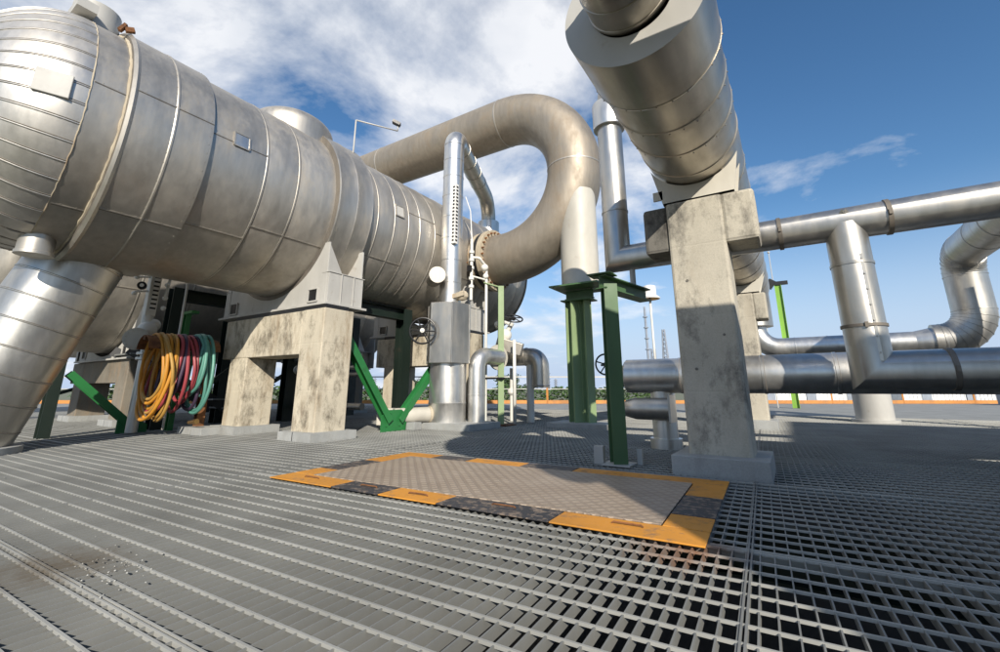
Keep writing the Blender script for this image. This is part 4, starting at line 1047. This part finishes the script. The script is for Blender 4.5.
# ------------------------------------------------------------------ light
SD = V((1.0, -1.15, .80)).normalized()
sun = bpy.data.lights.new('sun', 'SUN'); sun.energy = 4.9; sun.angle = R(.5); sun.color = (1, .92, .80)
so = bpy.data.objects.new('sun', sun); col.objects.link(so); so.location = (20, -23, 17)
so.rotation_euler = (-SD).to_track_quat('-Z', 'Y').to_euler()
w = bpy.data.worlds.new('World'); scene.world = w; w.use_nodes = True; nt = w.node_tree; nt.nodes.clear()
out = nt.nodes.new('ShaderNodeOutputWorld'); bg = nt.nodes.new('ShaderNodeBackground'); nt.links.new(bg.outputs[0], out.inputs[0])
sky = nt.nodes.new('ShaderNodeTexSky'); sky.sky_type = 'NISHITA'; sky.sun_disc = False
sky.sun_elevation = math.asin(SD.z); sky.sun_rotation = math.atan2(SD.x, SD.y)
sky.air_density = 1.0; sky.dust_density = .3; sky.ozone_density = 2.0
tc = nt.nodes.new('ShaderNodeTexCoord'); sep = nt.nodes.new('ShaderNodeSeparateXYZ'); nt.links.new(tc.outputs['Generated'], sep.inputs[0])
def mth(op, a, b=None, c=None):
    n = nt.nodes.new('ShaderNodeMath'); n.operation = op
    for i, v in enumerate((a, b, c)):
        if v is None: continue
        if isinstance(v, (int, float)): n.inputs[i].default_value = v
        else: nt.links.new(v, n.inputs[i])
    return n.outputs[0]
zz = mth('ADD', mth('MAXIMUM', sep.outputs[2], 0.0), .22)
cmb = nt.nodes.new('ShaderNodeCombineXYZ'); nt.links.new(mth('DIVIDE', sep.outputs[0], zz), cmb.inputs[0]); nt.links.new(mth('DIVIDE', sep.outputs[1], zz), cmb.inputs[1])
mp = nt.nodes.new('ShaderNodeMapping'); mp.inputs['Location'].default_value = (2.1, 3.4, 0); nt.links.new(cmb.outputs[0], mp.inputs[0])
n1 = nt.nodes.new('ShaderNodeTexNoise'); n1.inputs['Scale'].default_value = 1.5; n1.inputs['Detail'].default_value = 10; n1.inputs['Roughness'].default_value = .60; n1.inputs['Distortion'].default_value = .25; nt.links.new(mp.outputs[0], n1.inputs['Vector'])
# more cloud on the left (towards -x), open blue on the right
side = mth('ADD', mth('MULTIPLY', sep.outputs[0], -.62), mth('MULTIPLY', sep.outputs[1], .0))
hor = mth('MULTIPLY', mth('MAXIMUM', mth('SUBTRACT', .30, sep.outputs[2]), 0.0), -.45)
left = mth('MINIMUM', mth('SUBTRACT', side, .17), .15)
dens = mth('ADD', mth('ADD', n1.outputs[0], mth('MULTIPLY', left, .58)), hor)
cr = nt.nodes.new('ShaderNodeValToRGB'); cr.color_ramp.elements[0].position = .45; cr.color_ramp.elements[0].color = (0, 0, 0, 1); cr.color_ramp.elements[1].position = .63; cr.color_ramp.elements[1].color = (1, 1, 1, 1); nt.links.new(dens, cr.inputs[0])
n2 = nt.nodes.new('ShaderNodeTexNoise'); n2.inputs['Scale'].default_value = 3.0; n2.inputs['Detail'].default_value = 6; nt.links.new(mp.outputs[0], n2.inputs['Vector'])
cc = nt.nodes.new('ShaderNodeValToRGB'); cc.color_ramp.elements[0].position = .35; cc.color_ramp.elements[0].color = (5.4, 5.7, 6.2, 1); cc.color_ramp.elements[1].position = .62; cc.color_ramp.elements[1].color = (7.3, 7.35, 7.5, 1); nt.links.new(n2.outputs[0], cc.inputs[0])
mx_ = nt.nodes.new('ShaderNodeMix'); mx_.data_type = 'RGBA'; nt.links.new(mth('MULTIPLY', cr.outputs[0], .88), mx_.inputs[0]); hs = nt.nodes.new('ShaderNodeHueSaturation'); hs.inputs['Saturation'].default_value = 1.22; nt.links.new(sky.outputs[0], hs.inputs['Color']); hz = nt.nodes.new('ShaderNodeMix'); hz.data_type = 'RGBA'; hz.inputs[7].default_value = (3.8, 4.65, 6.1, 1)
hf = nt.nodes.new('ShaderNodeMapRange'); hf.interpolation_type = 'SMOOTHSTEP'; hf.inputs['From Min'].default_value = .36; hf.inputs['From Max'].default_value = .0; nt.links.new(sep.outputs[2], hf.inputs['Value'])
nt.links.new(hf.outputs[0], hz.inputs[0]); nt.links.new(hs.outputs[0], hz.inputs[6]); nt.links.new(hz.outputs[2], mx_.inputs[6]); nt.links.new(cc.outputs[0], mx_.inputs[7])
nt.links.new(mx_.outputs[2], bg.inputs[0]); bg.inputs[1].default_value = .115

vs = scene.view_settings; vs.view_transform = 'Standard'; vs.look = 'None'; vs.gamma = 1; vs.exposure = .3; vs.use_curve_mapping = False
scene.cycles.max_bounces = 6
